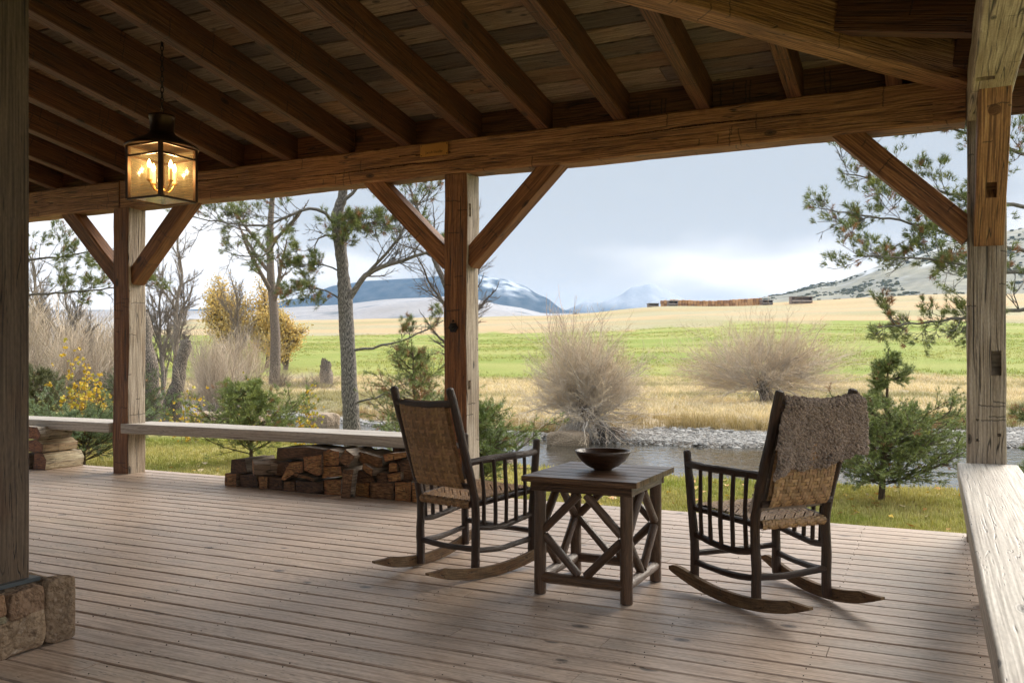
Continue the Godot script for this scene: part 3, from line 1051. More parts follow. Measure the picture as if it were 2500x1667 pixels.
func make_chair(label: String, at: Vector3, turn: float, rock_angle: float, tone: Color, sd: int) -> Node3D:
	# local: -z is forward, +x the sitter's right, y = 0 the deck under the lowest point of the rockers
	var t := thing("rocking_chair", label, "rocking chair", at, turn, "rocking chairs on the deck")
	var dark := Color(0.48, 0.44, 0.41)
	var rw := 0.212
	var fw := 0.262
	var rz := 0.19
	var fz := -0.24
	for s in [-1, 1]:
		# back post: upright to the seat, then bent back
		pole([Vector3(s * rw, 0.025, rz), Vector3(s * rw, 0.22, rz - 0.005), Vector3(s * (rw + 0.002), 0.44, rz), Vector3(s * (rw + 0.004), 0.72, rz + 0.085), Vector3(s * (rw + 0.004), 1.03, rz + 0.185)], 0.0245, 0.0225, sd + s, dark, t, "back_post", true)
		# front post
		pole([Vector3(s * fw, 0.05, fz), Vector3(s * (fw + 0.002), 0.3, fz), Vector3(s * (fw + 0.02), 0.715, fz - 0.025)], 0.0245, 0.021, sd + 5 + s, dark, t, "front_post", true)
		# rocker on the outer side of the posts
		var mb := MB.new()
		var steps := 28
		var z0 := 0.545
		var z1 := -0.40
		var lw := []
		for k in steps + 1:
			var z := lerpf(z0, z1, float(k) / steps)
			var lowest := 0.004 + pow(z - 0.08, 2) / 2.7
			var tall := 0.058
			if k < 4:
				tall = lerpf(0.02, 0.058, k / 4.0)
			if k > steps - 4:
				tall = 0.058 * sqrt(clampf(1.0 - pow((4.0 - (steps - k)) / 4.2, 2), 0.05, 1.0))
			lw.append([z, lowest if k >= 4 else lowest + (0.058 - tall) * 0.2, lowest + tall])
		var xi: float = s * (lerpf(rw, fw, 0.5) + 0.012)
		for k in steps:
			var a: Array = lw[k]
			var b: Array = lw[k + 1]
			var fa := float(k) / steps
			var fb := float(k + 1) / steps
			var xa: float = s * (rw + (fw - rw) * clampf((0.19 - a[0]) / 0.43, -0.6, 1.3) + 0.012)
			var xb: float = s * (rw + (fw - rw) * clampf((0.19 - b[0]) / 0.43, -0.6, 1.3) + 0.012)
			var w: float = s * 0.024
			var col := Color(0.42, 0.33, 0.22)
			var pa := [Vector3(xa, a[1], a[0]), Vector3(xa + w, a[1], a[0]), Vector3(xa + w, a[2], a[0]), Vector3(xa, a[2], a[0])]
			var pb := [Vector3(xb, b[1], b[0]), Vector3(xb + w, b[1], b[0]), Vector3(xb + w, b[2], b[0]), Vector3(xb, b[2], b[0])]
			for q in 4:
				var n := (q + 1) % 4
				if s > 0:
					mb.quad(pa[q], pa[n], pb[n], pb[q], col, 0.8, Vector2(fa, 0.2))
				else:
					mb.quad(pa[n], pa[q], pb[q], pb[n], col, 0.8, Vector2(fa, 0.2))
			if k == 0:
				if s > 0:
					mb.quad(pa[3], pa[2], pa[1], pa[0], col, 0.8)
				else:
					mb.quad(pa[0], pa[1], pa[2], pa[3], col, 0.8)
			if k == steps - 1:
				if s > 0:
					mb.quad(pb[0], pb[1], pb[2], pb[3], col, 0.8)
				else:
					mb.quad(pb[3], pb[2], pb[1], pb[0], col, 0.8)
		put("rocker", mb.mesh(), M.barn, t)
		# arm, side rails
		pole([Vector3(s * rw, 0.635, rz + 0.05), Vector3(s * (rw + 0.035), 0.645, 0.05), Vector3(s * (fw + 0.03), 0.65, -0.10), Vector3(s * (fw + 0.018), 0.655, fz - 0.015)], 0.0205, 0.019, sd + 9 + s, dark, t, "arm")
		pole([Vector3(s * rw, 0.285, rz), Vector3(s * (rw + 0.035), 0.265, 0.03), Vector3(s * fw, 0.30, fz)], 0.0165, 0.0165, sd + 13 + s, dark, t, "side_rail")
		pole([Vector3(s * rw, 0.155, rz), Vector3(s * (rw + 0.03), 0.142, 0.0), Vector3(s * fw, 0.16, fz)], 0.016, 0.0155, sd + 17 + s, dark, t, "stretcher")
		for q in 5:
			var f := (q + 0.75) / 5.6
			var zb := lerpf(rz, fz, f)
			var xb := lerpf(rw, fw, f) + 0.018 * sin(PI * f)
			var yb := 0.287 - 0.020 * sin(PI * f) + 0.012 * f
			pole([Vector3(s * xb, yb, zb), Vector3(s * (xb + 0.008), 0.45, zb + 0.006), Vector3(s * (xb + 0.012), 0.640, zb + 0.012 + 0.02 * (1.0 - f))], 0.0115, 0.0105, sd + 30 + q + s * 9, dark, t, "spindle", false, 8)
	pole([Vector3(-rw, 0.16, rz), Vector3(0, 0.152, rz), Vector3(rw, 0.165, rz)], 0.0165, 0.016, sd + 21, dark, t, "stretcher")
	pole([Vector3(-fw, 0.20, fz), Vector3(0, 0.195, fz), Vector3(fw, 0.20, fz)], 0.0165, 0.016, sd + 22, dark, t, "stretcher")
	pole([Vector3(-rw, 0.402, rz), Vector3(rw, 0.402, rz)], 0.017, 0.017, sd + 23, dark, t, "seat_rail")
	pole([Vector3(-fw, 0.432, fz), Vector3(fw, 0.432, fz)], 0.017, 0.017, sd + 24, dark, t, "seat_rail")
	for s in [-1, 1]:
		pole([Vector3(s * rw, 0.405, rz), Vector3(s * fw, 0.43, fz)], 0.016, 0.016, sd + 25 + s, dark, t, "seat_rail")
	var lean := func(y: float) -> float: return rz + 0.02 + (y - 0.44) * 0.285
	pole([Vector3(-rw, 0.505, lean.call(0.505) - 0.005), Vector3(rw, 0.505, lean.call(0.505) - 0.005)], 0.017, 0.017, sd + 27, dark, t, "back_rail")
	pole([Vector3(-rw, 0.955, lean.call(0.955)), Vector3(0, 0.945, lean.call(0.955) + 0.012), Vector3(rw, 0.955, lean.call(0.955))], 0.019, 0.019, sd + 28, dark, t, "back_rail")
	# woven back, wrapped over both rails
	var bw := 0.175
	var back_at := func(u: float, v: float) -> Vector3:
		var y := lerpf(0.488, 0.972, v)
		var bulge := 0.02 * sin(PI * u) * sin(PI * v)
		var wrap := 0.02 * (1.0 - pow(absf(v * 2.0 - 1.0), 14))
		return Vector3(lerpf(-bw, bw, u), y - 0.010 * sin(PI * u) * v, lean.call(y) + wrap + 0.004 + bulge)
	var back_n := func(_u: float, _v: float) -> Vector3: return Vector3(0, -0.27, 0.96)
	put("woven_back", weave(back_at, back_n, 20, 28, 0.35, 0.48, tone, sd), M.splint, t)
	var front_at := func(u: float, v: float) -> Vector3:
		return back_at.call(1.0 - u, v) + Vector3(0, 0.004, -0.03)
	put("woven_back", weave(front_at, func(_u, _v): return Vector3(0, 0.27, -0.96), 20, 28, 0.35, 0.48, tone, sd + 3), M.splint, t)
	# woven seat, rolling over the rear rail
	var seat_at := func(u: float, v: float) -> Vector3:
		# v 0..0.78 along the top from front to back, then down round the rear rail
		if v < 0.82:
			var f := v / 0.82
			var half := lerpf(fw, rw, f) - 0.022
			return Vector3(lerpf(-half, half, u), lerpf(0.452, 0.422, f) - 0.014 * sin(PI * f) * sin(PI * u), lerpf(fz - 0.01, rz + 0.004, f))
		var a := (v - 0.82) / 0.18 * PI
		var half2 := rw - 0.022
		return Vector3(lerpf(-half2, half2, u), 0.402 + 0.021 * cos(a), rz + 0.004 + 0.021 * sin(a))
	var seat_n := func(_u: float, v: float) -> Vector3:
		if v < 0.82:
			return Vector3(0, 1, 0)
		var a := (v - 0.82) / 0.18 * PI
		return Vector3(0, cos(a), sin(a))
	put("woven_seat", weave(func(u, v): return seat_at.call(u, 1.0 - v), func(u, v): return seat_n.call(u, 1.0 - v), 26, 34, 0.4, 0.5, tone, sd + 7), M.splint, t)
	var low_at := func(u: float, v: float) -> Vector3:
		var half := lerpf(fw, rw, v) - 0.022
		return Vector3(lerpf(-half, half, u), lerpf(0.412, 0.384, v), lerpf(fz, rz, v))
	put("woven_seat", weave(low_at, func(_u, _v): return Vector3(0, -1, 0), 22, 22, 0.4, 0.45, tone, sd + 8), M.splint, t)
	t.rotation.x = 0.0
	t.transform.basis = t.transform.basis * Basis(Vector3.RIGHT, rock_angle)
	return t


func build_throw(chair: Node3D) -> void:
	var o := thing("sheepskin_throw", "curly brown sheepskin throw draped over the back of the right chair", "throw", Vector3.ZERO)
	o.transform = chair.transform
	# the skin as a sheet: v 0 (hem behind) .. 0.5 (over the top rail) .. 1 (hem in front)
	var at := func(u: float, v: float) -> Vector3:
		var k := 1.0 - absf(v * 2.0 - 1.0)          # 0 at the hems, 1 on the rail
		var ease := pow(1.0 - k, 0.9)
		var xl := lerpf(-0.165, -0.262, ease) if v < 0.5 else lerpf(-0.165, -0.25, ease)
		var xr := lerpf(0.225, 0.315, ease) if v < 0.5 else lerpf(0.225, 0.25, ease)
		var x := lerpf(xl, xr, u)
		var top := 0.988 + 0.026 * pow(absf(u * 2.0 - 1.0), 2.0) - 0.006
		var hem := lerpf(0.640, 0.735, u) + 0.014 * sin(u * 9.0) + 0.006 * sin(u * 31.0) if v < 0.5 else lerpf(0.46, 0.47, u)
		var y := lerpf(hem, top, 1.0 - pow(1.0 - k, 1.25))
		var zb := 0.21 + (y - 0.44) * 0.285
		var side := 1.0 if v < 0.5 else -1.0
		var z := zb + side * (0.036 + 0.010 * (1.0 - k)) * minf(1.0, (1.0 - k) * 7.0 + 0.05)
		if v < 0.5:
			z += 0.028 * smoothstep(0.55, 1.0, u) * (1.0 - k * 0.6) + 0.05 * smoothstep(0.25, 0.0, u) * smoothstep(0.45, 0.1, k) - 0.03 * smoothstep(0.16, 0.0, u) * smoothstep(0.4, 0.75, k)
		z += (0.014 * sin(u * 10.0 + 1.0) + 0.007 * sin(u * 23.0)) * (1.0 - k)
		return Vector3(x, y, z)
	var nu := 26
	var nv := 40
	var mb := MB.new()
	for b in nv + 1:
		for a in nu + 1:
			mb.vert(at.call(float(a) / nu, float(b) / nv), Vector3.ZERO, Vector2(a, b) * 0.1, Color(0.5, 0.45, 0.42))
	for b in nv:
		for a in nu:
			var q := b * (nu + 1) + a
			mb.i.append_array(PackedInt32Array([q, q + nu + 1, q + nu + 2, q, q + nu + 2, q + 1]))
	put("hide", mb.mesh(true), M.hide, o)
	# fleece: small curls
	var curl := MB.new()
	for k in 3:
		var a := TAU * k / 3
		var d := Vector3(cos(a), 0, sin(a))
		curl.tube(PackedVector3Array([d * 0.001, d * 0.004 + Vector3(0, 0.006, 0), d * 0.002 + Vector3(0, 0.012, 0), d * -0.003 + Vector3(0, 0.013, 0)]), PackedFloat32Array([0.0022, 0.0026, 0.0022, 0.0008]), 4, Color.WHITE, Color.WHITE)
	var cm := curl.mesh()
	var xf := []
	var cols := []
	var r := RandomNumberGenerator.new()
	r.seed = 404
	for k in 11000:
		var u := r.randf()
		var v := r.randf() * 0.56 if k < 8600 else r.randf_range(0.5, 1.0)
		var p: Vector3 = at.call(u, v)
		var du: Vector3 = at.call(minf(u + 0.01, 1.0), v) - at.call(maxf(u - 0.01, 0.0), v)
		var dv: Vector3 = at.call(u, minf(v + 0.006, 1.0)) - at.call(u, maxf(v - 0.006, 0.0))
		var nn := du.cross(dv).normalized()
		if nn.length() < 0.5:
			continue
		var up := (nn + Vector3(r.randf_range(-0.5, 0.5), r.randf_range(-0.8, 0.2), r.randf_range(-0.5, 0.5))).normalized()
		var x := up.cross(Vector3(0.3, 0.2, 0.9)).normalized()
		var s := r.randf_range(0.75, 1.5)
		xf.append(Transform3D(Basis(x * s, up * s, x.cross(up) * s), p + nn * r.randf_range(-0.001, 0.004)))
		var g := nz.get_noise_3d(p.x * 300, p.y * 300, p.z * 300)
		var tone := clampf(0.2 + 0.06 * g + r.randf_range(-0.06, 0.07), 0.05, 0.45)
		cols.append(Color(tone * 1.32, tone * 0.98, tone * 0.74))
	var fl := many("fleece", cm, M.wool, xf, cols, o)
	fl.set_meta("kind", "stuff")


func build_table() -> void:
	var x0 := -1.806
	var x1 := -1.35
	var z0 := -4.083
	var z1 := -4.573
	var t := thing("side_table", "dark rustic pole table with crossed struts between the rocking chairs", "table", Vector3((x0 + x1) / 2, 0, (z0 + z1) / 2))
	var hx := (x1 - x0) / 2
	var hz := (z0 - z1) / 2
	var r := RandomNumberGenerator.new()
	r.seed = 9
	var c := Color(1, 0.95, 0.9)
	var n := 0
	var mk := func(a: Vector3, b: Vector3, rad: float, called: String) -> void:
		var mb := MB.new()
		var pp := PackedVector3Array()
		var rr := PackedFloat32Array()
		var m := 8
		var k := r.randf_range(0.75, 1.05)
		for q in m + 1:
			pp.append(a.lerp(b, float(q) / m))
			rr.append(rad * (1.0 + 0.05 * nz.get_noise_2d(q * 30.0, rad * 9999.0 + a.x * 800.0)))
		mb.tube(pp, rr, 14, Color(k, k * 0.95, k * 0.9), Color(k, k * 0.95, k * 0.9), true, 1.2, 0.002, nw)
		put(called, mb.mesh(), M.table, t)
	for sx in [-1, 1]:
		for sz in [-1, 1]:
			mk.call(Vector3(sx * hx, 0.006, sz * hz), Vector3(sx * hx, 0.53, sz * hz), 0.031, "leg")
			var fm := MB.new()
			fm.tube(PackedVector3Array([Vector3(sx * hx, 0.0, sz * hz), Vector3(sx * hx, 0.012, sz * hz)]), PackedFloat32Array([0.022, 0.026]), 12, Color.WHITE, Color.WHITE, true)
			put("foot", fm.mesh(), M.iron, t)
	var mid := 0.315
	for s in [-1, 1]:
		mk.call(Vector3(-hx, 0.088, s * hz), Vector3(hx, 0.088, s * hz), 0.026, "rail")
		mk.call(Vector3(s * hx, 0.088, -hz), Vector3(s * hx, 0.088, hz), 0.026, "rail")
		for q in [-1, 1]:
			mk.call(Vector3(q * (hx - 0.025), mid - 0.015, s * hz), Vector3(q * 0.02, 0.115, s * hz), 0.0215, "strut")
			mk.call(Vector3(q * (hx - 0.025), mid + 0.015, s * hz), Vector3(q * 0.02, 0.515, s * hz), 0.0215, "strut")
			mk.call(Vector3(s * hx, mid - 0.015, q * (hz - 0.025)), Vector3(s * hx, 0.115, q * 0.02), 0.0215, "strut")
			mk.call(Vector3(s * hx, mid + 0.015, q * (hz - 0.025)), Vector3(s * hx, 0.515, q * 0.02), 0.0215, "strut")
	for s in [-1, 1]:
		var a := put("apron", board(2 * hx + 0.075, 0.05, 0.03, Color(0.7, 0.66, 0.62), 0.9, Vector2(0.1, 0.2 * s)), M.table, t)
		a.position = Vector3(-hx - 0.0375, 0.55, s * (hz + 0.02))
		var b := put("apron", board(2 * hz + 0.02, 0.05, 0.03, Color(0.7, 0.66, 0.62), 0.9, Vector2(0.4, 0.2 * s)), M.table, t)
		b.transform = Transform3D(Basis(Vector3(0, 0, 1), Vector3(0, 1, 0), Vector3(-1, 0, 0)), Vector3(s * (hx + 0.02), 0.55, -hz - 0.01))
	for k in 6:
		var w := 0.668 / 6
		var cc := r.randf_range(0.8, 1.15)
		var o := put("top_plank", board(0.60, 0.028, w - 0.002, Color(cc, cc * 0.96, cc * 0.93), 0.9, Vector2(r.randf(), r.randf()), 0.004), M.table, t)
		o.position = Vector3(-0.30 + 0.004, 0.589 + r.randf_range(-0.0008, 0.0008), -0.34 + w * (k + 0.5))
	# turned wooden bowl
	var bw := MB.new()
	var prof := [[0.001, 0.001], [0.045, 0.0], [0.052, 0.006], [0.085, 0.022], [0.118, 0.05], [0.140, 0.082], [0.148, 0.098], [0.145, 0.101], [0.139, 0.099], [0.128, 0.078], [0.105, 0.049], [0.07, 0.026], [0.03, 0.016], [0.001, 0.015]]
	var pp := PackedVector3Array()
	var rr := PackedFloat32Array()
	for q in prof:
		pp.append(Vector3(0, q[1], 0))
		rr.append(q[0])
	lathe(bw, prof, 48, Color(0.45, 0.36, 0.3))
	var bo := put("wooden_bowl", bw.mesh(true), M.table)
	bo.position = Vector3(-1.585, 0.6035, -4.40)
	tag(bo, "dark turned wooden bowl standing on the rustic pole table", "bowl")


func lathe(mb: MB, prof: Array, sides: int, col: Color) -> void:
	var base := mb.v.size()
	var m := prof.size()
	for k in m:
		for j in sides + 1:
			var a := TAU * j / sides
			mb.vert(Vector3(prof[k][0] * cos(a), prof[k][1], -prof[k][0] * sin(a)), Vector3.ZERO, Vector2(2.0 * j / sides, k * 0.06), col)
	for k in m - 1:
		for j in sides:
			var a := base + k * (sides + 1) + j
			var b := a + sides + 1
			mb.i.append_array(PackedInt32Array([a, b, b + 1, a, b + 1, a + 1]))


# firewood: an outline of the cut end (x, y on the deck front), laid back along -z
func log_mesh(outline: Array, length: float, bark: Color, cut: Color, sd: int) -> ArrayMesh:
	var mb := MB.new()
	var ctr := Vector2.ZERO
	for p in outline:
		ctr += p
	ctr /= outline.size()
	# refine the outline
	var ring := []
	for k in outline.size():
		var a: Vector2 = outline[k]
		var b: Vector2 = outline[(k + 1) % outline.size()]
		for q in 4:
			var p := a.lerp(b, q / 4.0)
			p += Vector2(nz.get_noise_2d(p.x * 400 + sd * 50, p.y * 400), nz.get_noise_2d(p.x * 400, p.y * 400 + sd * 50)) * 0.006
			ring.append(p)
	var m := ring.size()
	var segs := 4
	var base := mb.v.size()
	# make sure the ring runs clockwise seen from +z
	var area := 0.0
	for k in m:
		area += ring[k].x * ring[(k + 1) % m].y - ring[(k + 1) % m].x * ring[k].y
	if area > 0:
		ring.reverse()
	var off := Vector2(sd * 0.37, sd * 0.61)
	for s in segs + 1:
		var z := -length * s / segs
		var k2 := 1.0 + 0.05 * nz.get_noise_2d(s * 60.0, sd * 90.0)
		for k in m + 1:
			var p: Vector2 = ring[k % m]
			var q := ctr + (p - ctr) * k2
			mb.vert(Vector3(q.x, q.y, z), Vector3.ZERO, Vector2(z * 0.9, k * 0.03) + off, shade(bark, 1.0 + 0.3 * nz.get_noise_2d(k * 45.0, sd * 30.0)))
	for s in segs:
		for k in m:
			var a := base + s * (m + 1) + k
			var b := a + m + 1
			mb.i.append_array(PackedInt32Array([a, a + 1, b + 1, a, b + 1, b]))
	var sm := mb.mesh(true)
	var caps := MB.new()
	for e in 2:
		var z := 0.0005 if e == 0 else -length
		var b := caps.v.size()
		var nn := Vector3(0, 0, 1 if e == 0 else -1)
		var pith := ctr + Vector2(nz.get_noise_2d(sd * 70.0, 1.0), nz.get_noise_2d(sd * 70.0, 90.0)) * 0.05
		var rings := 6
		for q in rings + 1:
			var f := float(q) / rings
			var tone := (1.12 if q % 2 == 0 else 0.88) if q < rings else 0.62
			for k in m + 1:
				var p: Vector2 = pith.lerp(ring[k % m], f)
				var bulge := 0.004 * nz.get_noise_2d(p.x * 900.0 + sd * 9.0, p.y * 900.0)
				caps.vert(Vector3(p.x, p.y, z + bulge * nn.z), nn, Vector2(p.x * 2.0, p.y * 0.7) + off, shade(cut, tone + 0.25 * nz.get_noise_2d(p.x * 500, p.y * 500 + sd)))
		for q in rings:
			for k in m:
				var a := b + q * (m + 1) + k
				var g := a + m + 1
				if e == 0:
					caps.i.append_array(PackedInt32Array([a, g, g + 1, a, g + 1, a + 1]))
				else:
					caps.i.append_array(PackedInt32Array([a, g + 1, g, a, a + 1, g + 1]))
	var am := ArrayMesh.new()
	am.add_surface_from_arrays(Mesh.PRIMITIVE_TRIANGLES, sm.surface_get_arrays(0))
	am.add_surface_from_arrays(Mesh.PRIMITIVE_TRIANGLES, caps.mesh().surface_get_arrays(0))
	am.surface_set_material(0, M.grey_timber)
	am.surface_set_material(1, M.timber)
	return am


func build_logs() -> void:
	var G := "firewood piled under the long bench"
	var ends := {
		"o": ["split firewood log with an orange cut end in the pile under the bench", Color(1.3, 0.92, 0.62), Color(0.5, 0.42, 0.35)],
		"d": ["dark firewood log with a blackish end in the pile under the bench", Color(0.34, 0.29, 0.25), Color(0.3, 0.26, 0.22)],
		"g": ["greyish weathered firewood block in the pile under the bench", Color(0.62, 0.55, 0.46), Color(0.55, 0.5, 0.44)]}
	var list := LOGS
	var k := 0
	for e in list:
		var q: Array = ends[e[0]]
		var pts := []
		var lo := Vector2(9, 9)
		var hi := Vector2(-99, -9)
		for p in e[2]:
			pts.append(Vector2(p[0], p[1]))
			lo = lo.min(pts[-1])
			hi = hi.max(pts[-1])
		var c := Vector2((lo.x + hi.x) / 2, lo.y)
		for j in pts.size():
			pts[j] -= c
		var o := put("firewood_log", log_mesh(pts, e[3], q[2], q[1], k + 3), null)
		o.position = Vector3(c.x, c.y, -6.2 + e[1])
		o.rotation.y = e[4]
		tag(o, q[0] if e.size() < 6 else e[5], "firewood", G)
		k += 1
	# the small stack at the far end, laid the same way
	var G2 := "firewood stacked under the far bench"
	var small := [
		[[[-0.19, 0], [0.0, 0], [0.02, 0.10], [-0.03, 0.17], [-0.17, 0.18]], Vector3(-8.47, 0.0, -6.24), 0.46, "pale split log with a grey rind lowest in the far stack", Color(1.25, 1.05, 0.85)],
		[[[-0.26, 0], [-0.02, 0.0], [0.0, 0.08], [-0.1, 0.13], [-0.24, 0.12]], Vector3(-8.50, 0.184, -6.24), 0.42, "flat pale log lying second in the far stack", Color(1.1, 0.92, 0.74)],
		[[[-0.28, 0], [-0.04, 0.0], [0.0, 0.05], [-0.06, 0.13], [-0.24, 0.135]], Vector3(-8.55, 0.318, -6.25), 0.38, "grey weathered log topmost in the far stack under the bench", Color(0.85, 0.84, 0.82)],
		[[[-0.2, 0], [0.0, 0], [0.0, 0.13], [-0.1, 0.17], [-0.2, 0.12]], Vector3(-8.70, 0.0, -6.22), 0.42, "dark log end beside the pale lowest log of the far stack", Color(0.4, 0.34, 0.3)]]
	for e in small:
		var pts := []
		for p in e[0]:
			pts.append(Vector2(p[0], p[1]))
		var o := put("firewood_log", log_mesh(pts, e[2], e[4], Color(0.75, 0.5, 0.32), k + 20), null)
		o.position = e[1]
		tag(o, e[3], "firewood", G2)
		k += 1


# firewood: tone, how far forward, outline of the cut end on the deck front (x, y), length, turn
const LOGS := [
	["o", 0, [[-5.934, 0.116], [-5.799, 0.12], [-5.799, 0.001], [-5.937, 0.001]], 0.36, 0],
	["d", -0.02, [[-5.782, 0.109], [-5.58, 0.13], [-5.562, 0.015], [-5.626, 0.001], [-5.765, 0.001]], 0.38, 0],
	["o", 0, [[-5.533, 0.117], [-5.431, 0.114], [-5.437, 0.004], [-5.527, 0.001]], 0.36, 0],
	["d", -0.01, [[-5.429, 0.122], [-5.278, 0.114], [-5.262, 0.005], [-5.434, 0.001]], 0.38, 0],
	["g", 0, [[-5.242, 0.087], [-5.122, 0.09], [-5.118, 0.006], [-5.251, 0.001]], 0.36, 0],
	["d", 0.01, [[-5.103, 0.101], [-4.979, 0.1], [-4.804, 0.11], [-4.809, 0.02], [-4.936, 0.001], [-5.097, 0.004]], 0.36, 0],
	["g", 0.05, [[-5.08, 0.18], [-4.883, 0.14], [-4.883, 0.112], [-5.08, 0.154]], 0.3, 0.15, "thin split slab of firewood resting on a round dark log"],
	["d", -0.03, [[-5.886, 0.246], [-5.721, 0.255], [-5.692, 0.129], [-5.892, 0.118]], 0.4, 0],
	["o", 0.03, [[-5.661, 0.246], [-5.58, 0.268], [-5.478, 0.229], [-5.489, 0.132], [-5.535, 0.134], [-5.666, 0.182]], 0.48, -0.75, "thick log with orange end slanting across the left of the pile"],
	["d", -0.06, [[-5.547, 0.238], [-5.221, 0.259], [-5.243, 0.162], [-5.332, 0.123], [-5.547, 0.114]], 0.32, 0, "wide dark bark-covered log behind the slanting one in the pile"],
	["o", 0.02, [[-5.16, 0.261], [-5.019, 0.278], [-5.016, 0.184], [-5.111, 0.16], [-5.214, 0.102], [-5.264, 0.101], [-5.209, 0.191]], 0.34, 0, "wedge-shaped orange split log in the middle of the pile"],
	["d", -0.03, [[-5.334, 0.375], [-5.043, 0.401], [-4.809, 0.382], [-4.851, 0.331], [-5.043, 0.296], [-5.34, 0.281]], 0.3, 0.05, "long bark-topped log lying crosswise on top of the pile"],
	["o", 0.03, [[-5.0, 0.315], [-4.804, 0.345], [-4.804, 0.181], [-4.857, 0.161], [-4.989, 0.204]], 0.36, 0],
	["o", 0, [[-4.807, 0.368], [-4.744, 0.394], [-4.642, 0.38], [-4.64, 0.262], [-4.815, 0.246]], 0.36, 0],
	["g", 0.05, [[-4.537, 0.408], [-4.441, 0.353], [-4.511, 0.251], [-4.611, 0.311]], 0.36, 0, "pale diamond-shaped firewood block standing on its corner atop the pile"],
	["o", 0, [[-4.815, 0.236], [-4.62, 0.253], [-4.604, 0.172], [-4.815, 0.138]], 0.36, 0],
	["o", 0, [[-4.799, 0.128], [-4.622, 0.139], [-4.622, 0.004], [-4.794, 0.001]], 0.36, 0],
	["g", 0.09, [[-4.527, 0.244], [-4.422, 0.249], [-4.46, 0.003], [-4.551, 0.001]], 0.07, 0, "narrow upright stick of firewood leaning against the front of the pile"],
	["o", -0.02, [[-4.486, 0.114], [-4.341, 0.125], [-4.341, 0.007], [-4.499, 0.001]], 0.36, 0],
	["g", 0.0, [[-4.315, 0.131], [-4.08, 0.144], [-4.082, 0.009], [-4.315, 0.001]], 0.3, 0],
	["o", 0.01, [[-4.06, 0.155], [-3.903, 0.162], [-3.911, 0.002], [-4.06, 0.001]], 0.36, 0],
	["o", 0.01, [[-3.892, 0.159], [-3.782, 0.162], [-3.782, 0.006], [-3.892, 0.001]], 0.36, 0],
	["o", 0.02, [[-4.387, 0.293], [-4.253, 0.251], [-4.273, 0.194], [-4.407, 0.242]], 0.36, -0.3],
	["o", 0.02, [[-4.131, 0.217], [-4.002, 0.244], [-3.997, 0.178], [-4.117, 0.152]], 0.36, 0],
	["d", -0.01, [[-4.266, 0.214], [-4.156, 0.228], [-4.145, 0.142], [-4.254, 0.134]], 0.36, 0],
	["d", -0.02, [[-4.486, 0.21], [-4.441, 0.232], [-4.301, 0.183], [-4.281, 0.132], [-4.486, 0.118]], 0.36, 0],
	["o", 0.0, [[-4.184, 0.381], [-3.948, 0.408], [-3.943, 0.372], [-4.167, 0.316]], 0.34, 0, "charred orange plank of firewood topmost near the left rocking chair"],
	["o", -0.02, [[-4.139, 0.31], [-4.066, 0.307], [-4.056, 0.241], [-4.143, 0.228]], 0.34, 0],
	["d", -0.03, [[-4.063, 0.318], [-3.91, 0.355], [-3.9, 0.165], [-4.019, 0.162], [-4.029, 0.243]], 0.36, 0],
	["g", -0.04, [[-4.506, 0.34], [-4.445, 0.385], [-4.225, 0.342], [-4.216, 0.272], [-4.295, 0.247], [-4.43, 0.29]], 0.34, 0, "grey-topped block of firewood lying on the middle of the pile"]]


# ---------------------------------------------------------------- the valley
func river_mid(v: float) -> float:
	return 16.2 + 0.2 * pow(maxf(0.0, 6.0 - v), 1.5)


func crest(v: float) -> float:
	# height of the dry rise about 420 m away
	return 20.0 + 5.0 * smoothstep(10.0, 75.0, v) + 6.0 * smoothstep(60.0, 230.0, v) - 1.5 * smoothstep(0.0, -120.0, v)


func ground_y(v: float, d: float) -> float:
	var r := d - river_mid(v)
	var y: float
	if r < 0.0:
		y = lerpf(-0.36, -0.52, clampf((d - 6.0) / 8.0, 0.0, 1.0))
		y = lerpf(y, -1.5, smoothstep(-5.5, -4.2, r))
	else:
		y = lerpf(-1.5, -0.95, smoothstep(4.4, 5.6, r))
		y = lerpf(y, -0.62, smoothstep(5.8, 10.5, r))
		y += 0.16 * nz.get_noise_2d(v * 3.0, d * 3.0) * smoothstep(6.0, 10.0, r)
		if d > 60.0:
			var h1 := lerpf(-0.6, 7.6 + 3.3 * smoothstep(-10.0, 60.0, v), clampf((d - 60.0) / 195.0, 0.0, 1.0))
			y = h1 + 0.25 * nz.get_noise_2d(v * 0.6, d * 0.6) + 1.1 * nz.get_noise_2d(v * 0.22 + 50.0, d * 0.22) * smoothstep(120.0, 260.0, d)
			if d > 240.0:
				var f := clampf((d - 240.0) / 180.0, 0.0, 1.0)
				y = lerpf(y, crest(v), smoothstep(0.0, 1.0, f) * 0.35 + f * 0.65) + 2.2 * nz.get_noise_2d(v * 0.16, d * 0.2) * f
			if d > 420.0:
				y = crest(v) - 0.012 * (d - 420.0)
	if d < 0.0:
		y = -0.36
	return y


func mixc(a: Color, b: Color, t: float) -> Color:
	return a.lerp(b, clampf(t, 0.0, 1.0))


const LAWN := Color(0.26, 0.29, 0.07)
const LAWN_DRY := Color(0.48, 0.42, 0.18)
const STRAW := Color(0.60, 0.48, 0.31)
const STRAW2 := Color(0.52, 0.44, 0.32)
const MEADOW := Color(0.30, 0.365, 0.095)
const MEADOW2 := Color(0.42, 0.43, 0.15)
const GRAVEL := Color(0.36, 0.33, 0.30)
const MUD := Color(0.13, 0.11, 0.09)


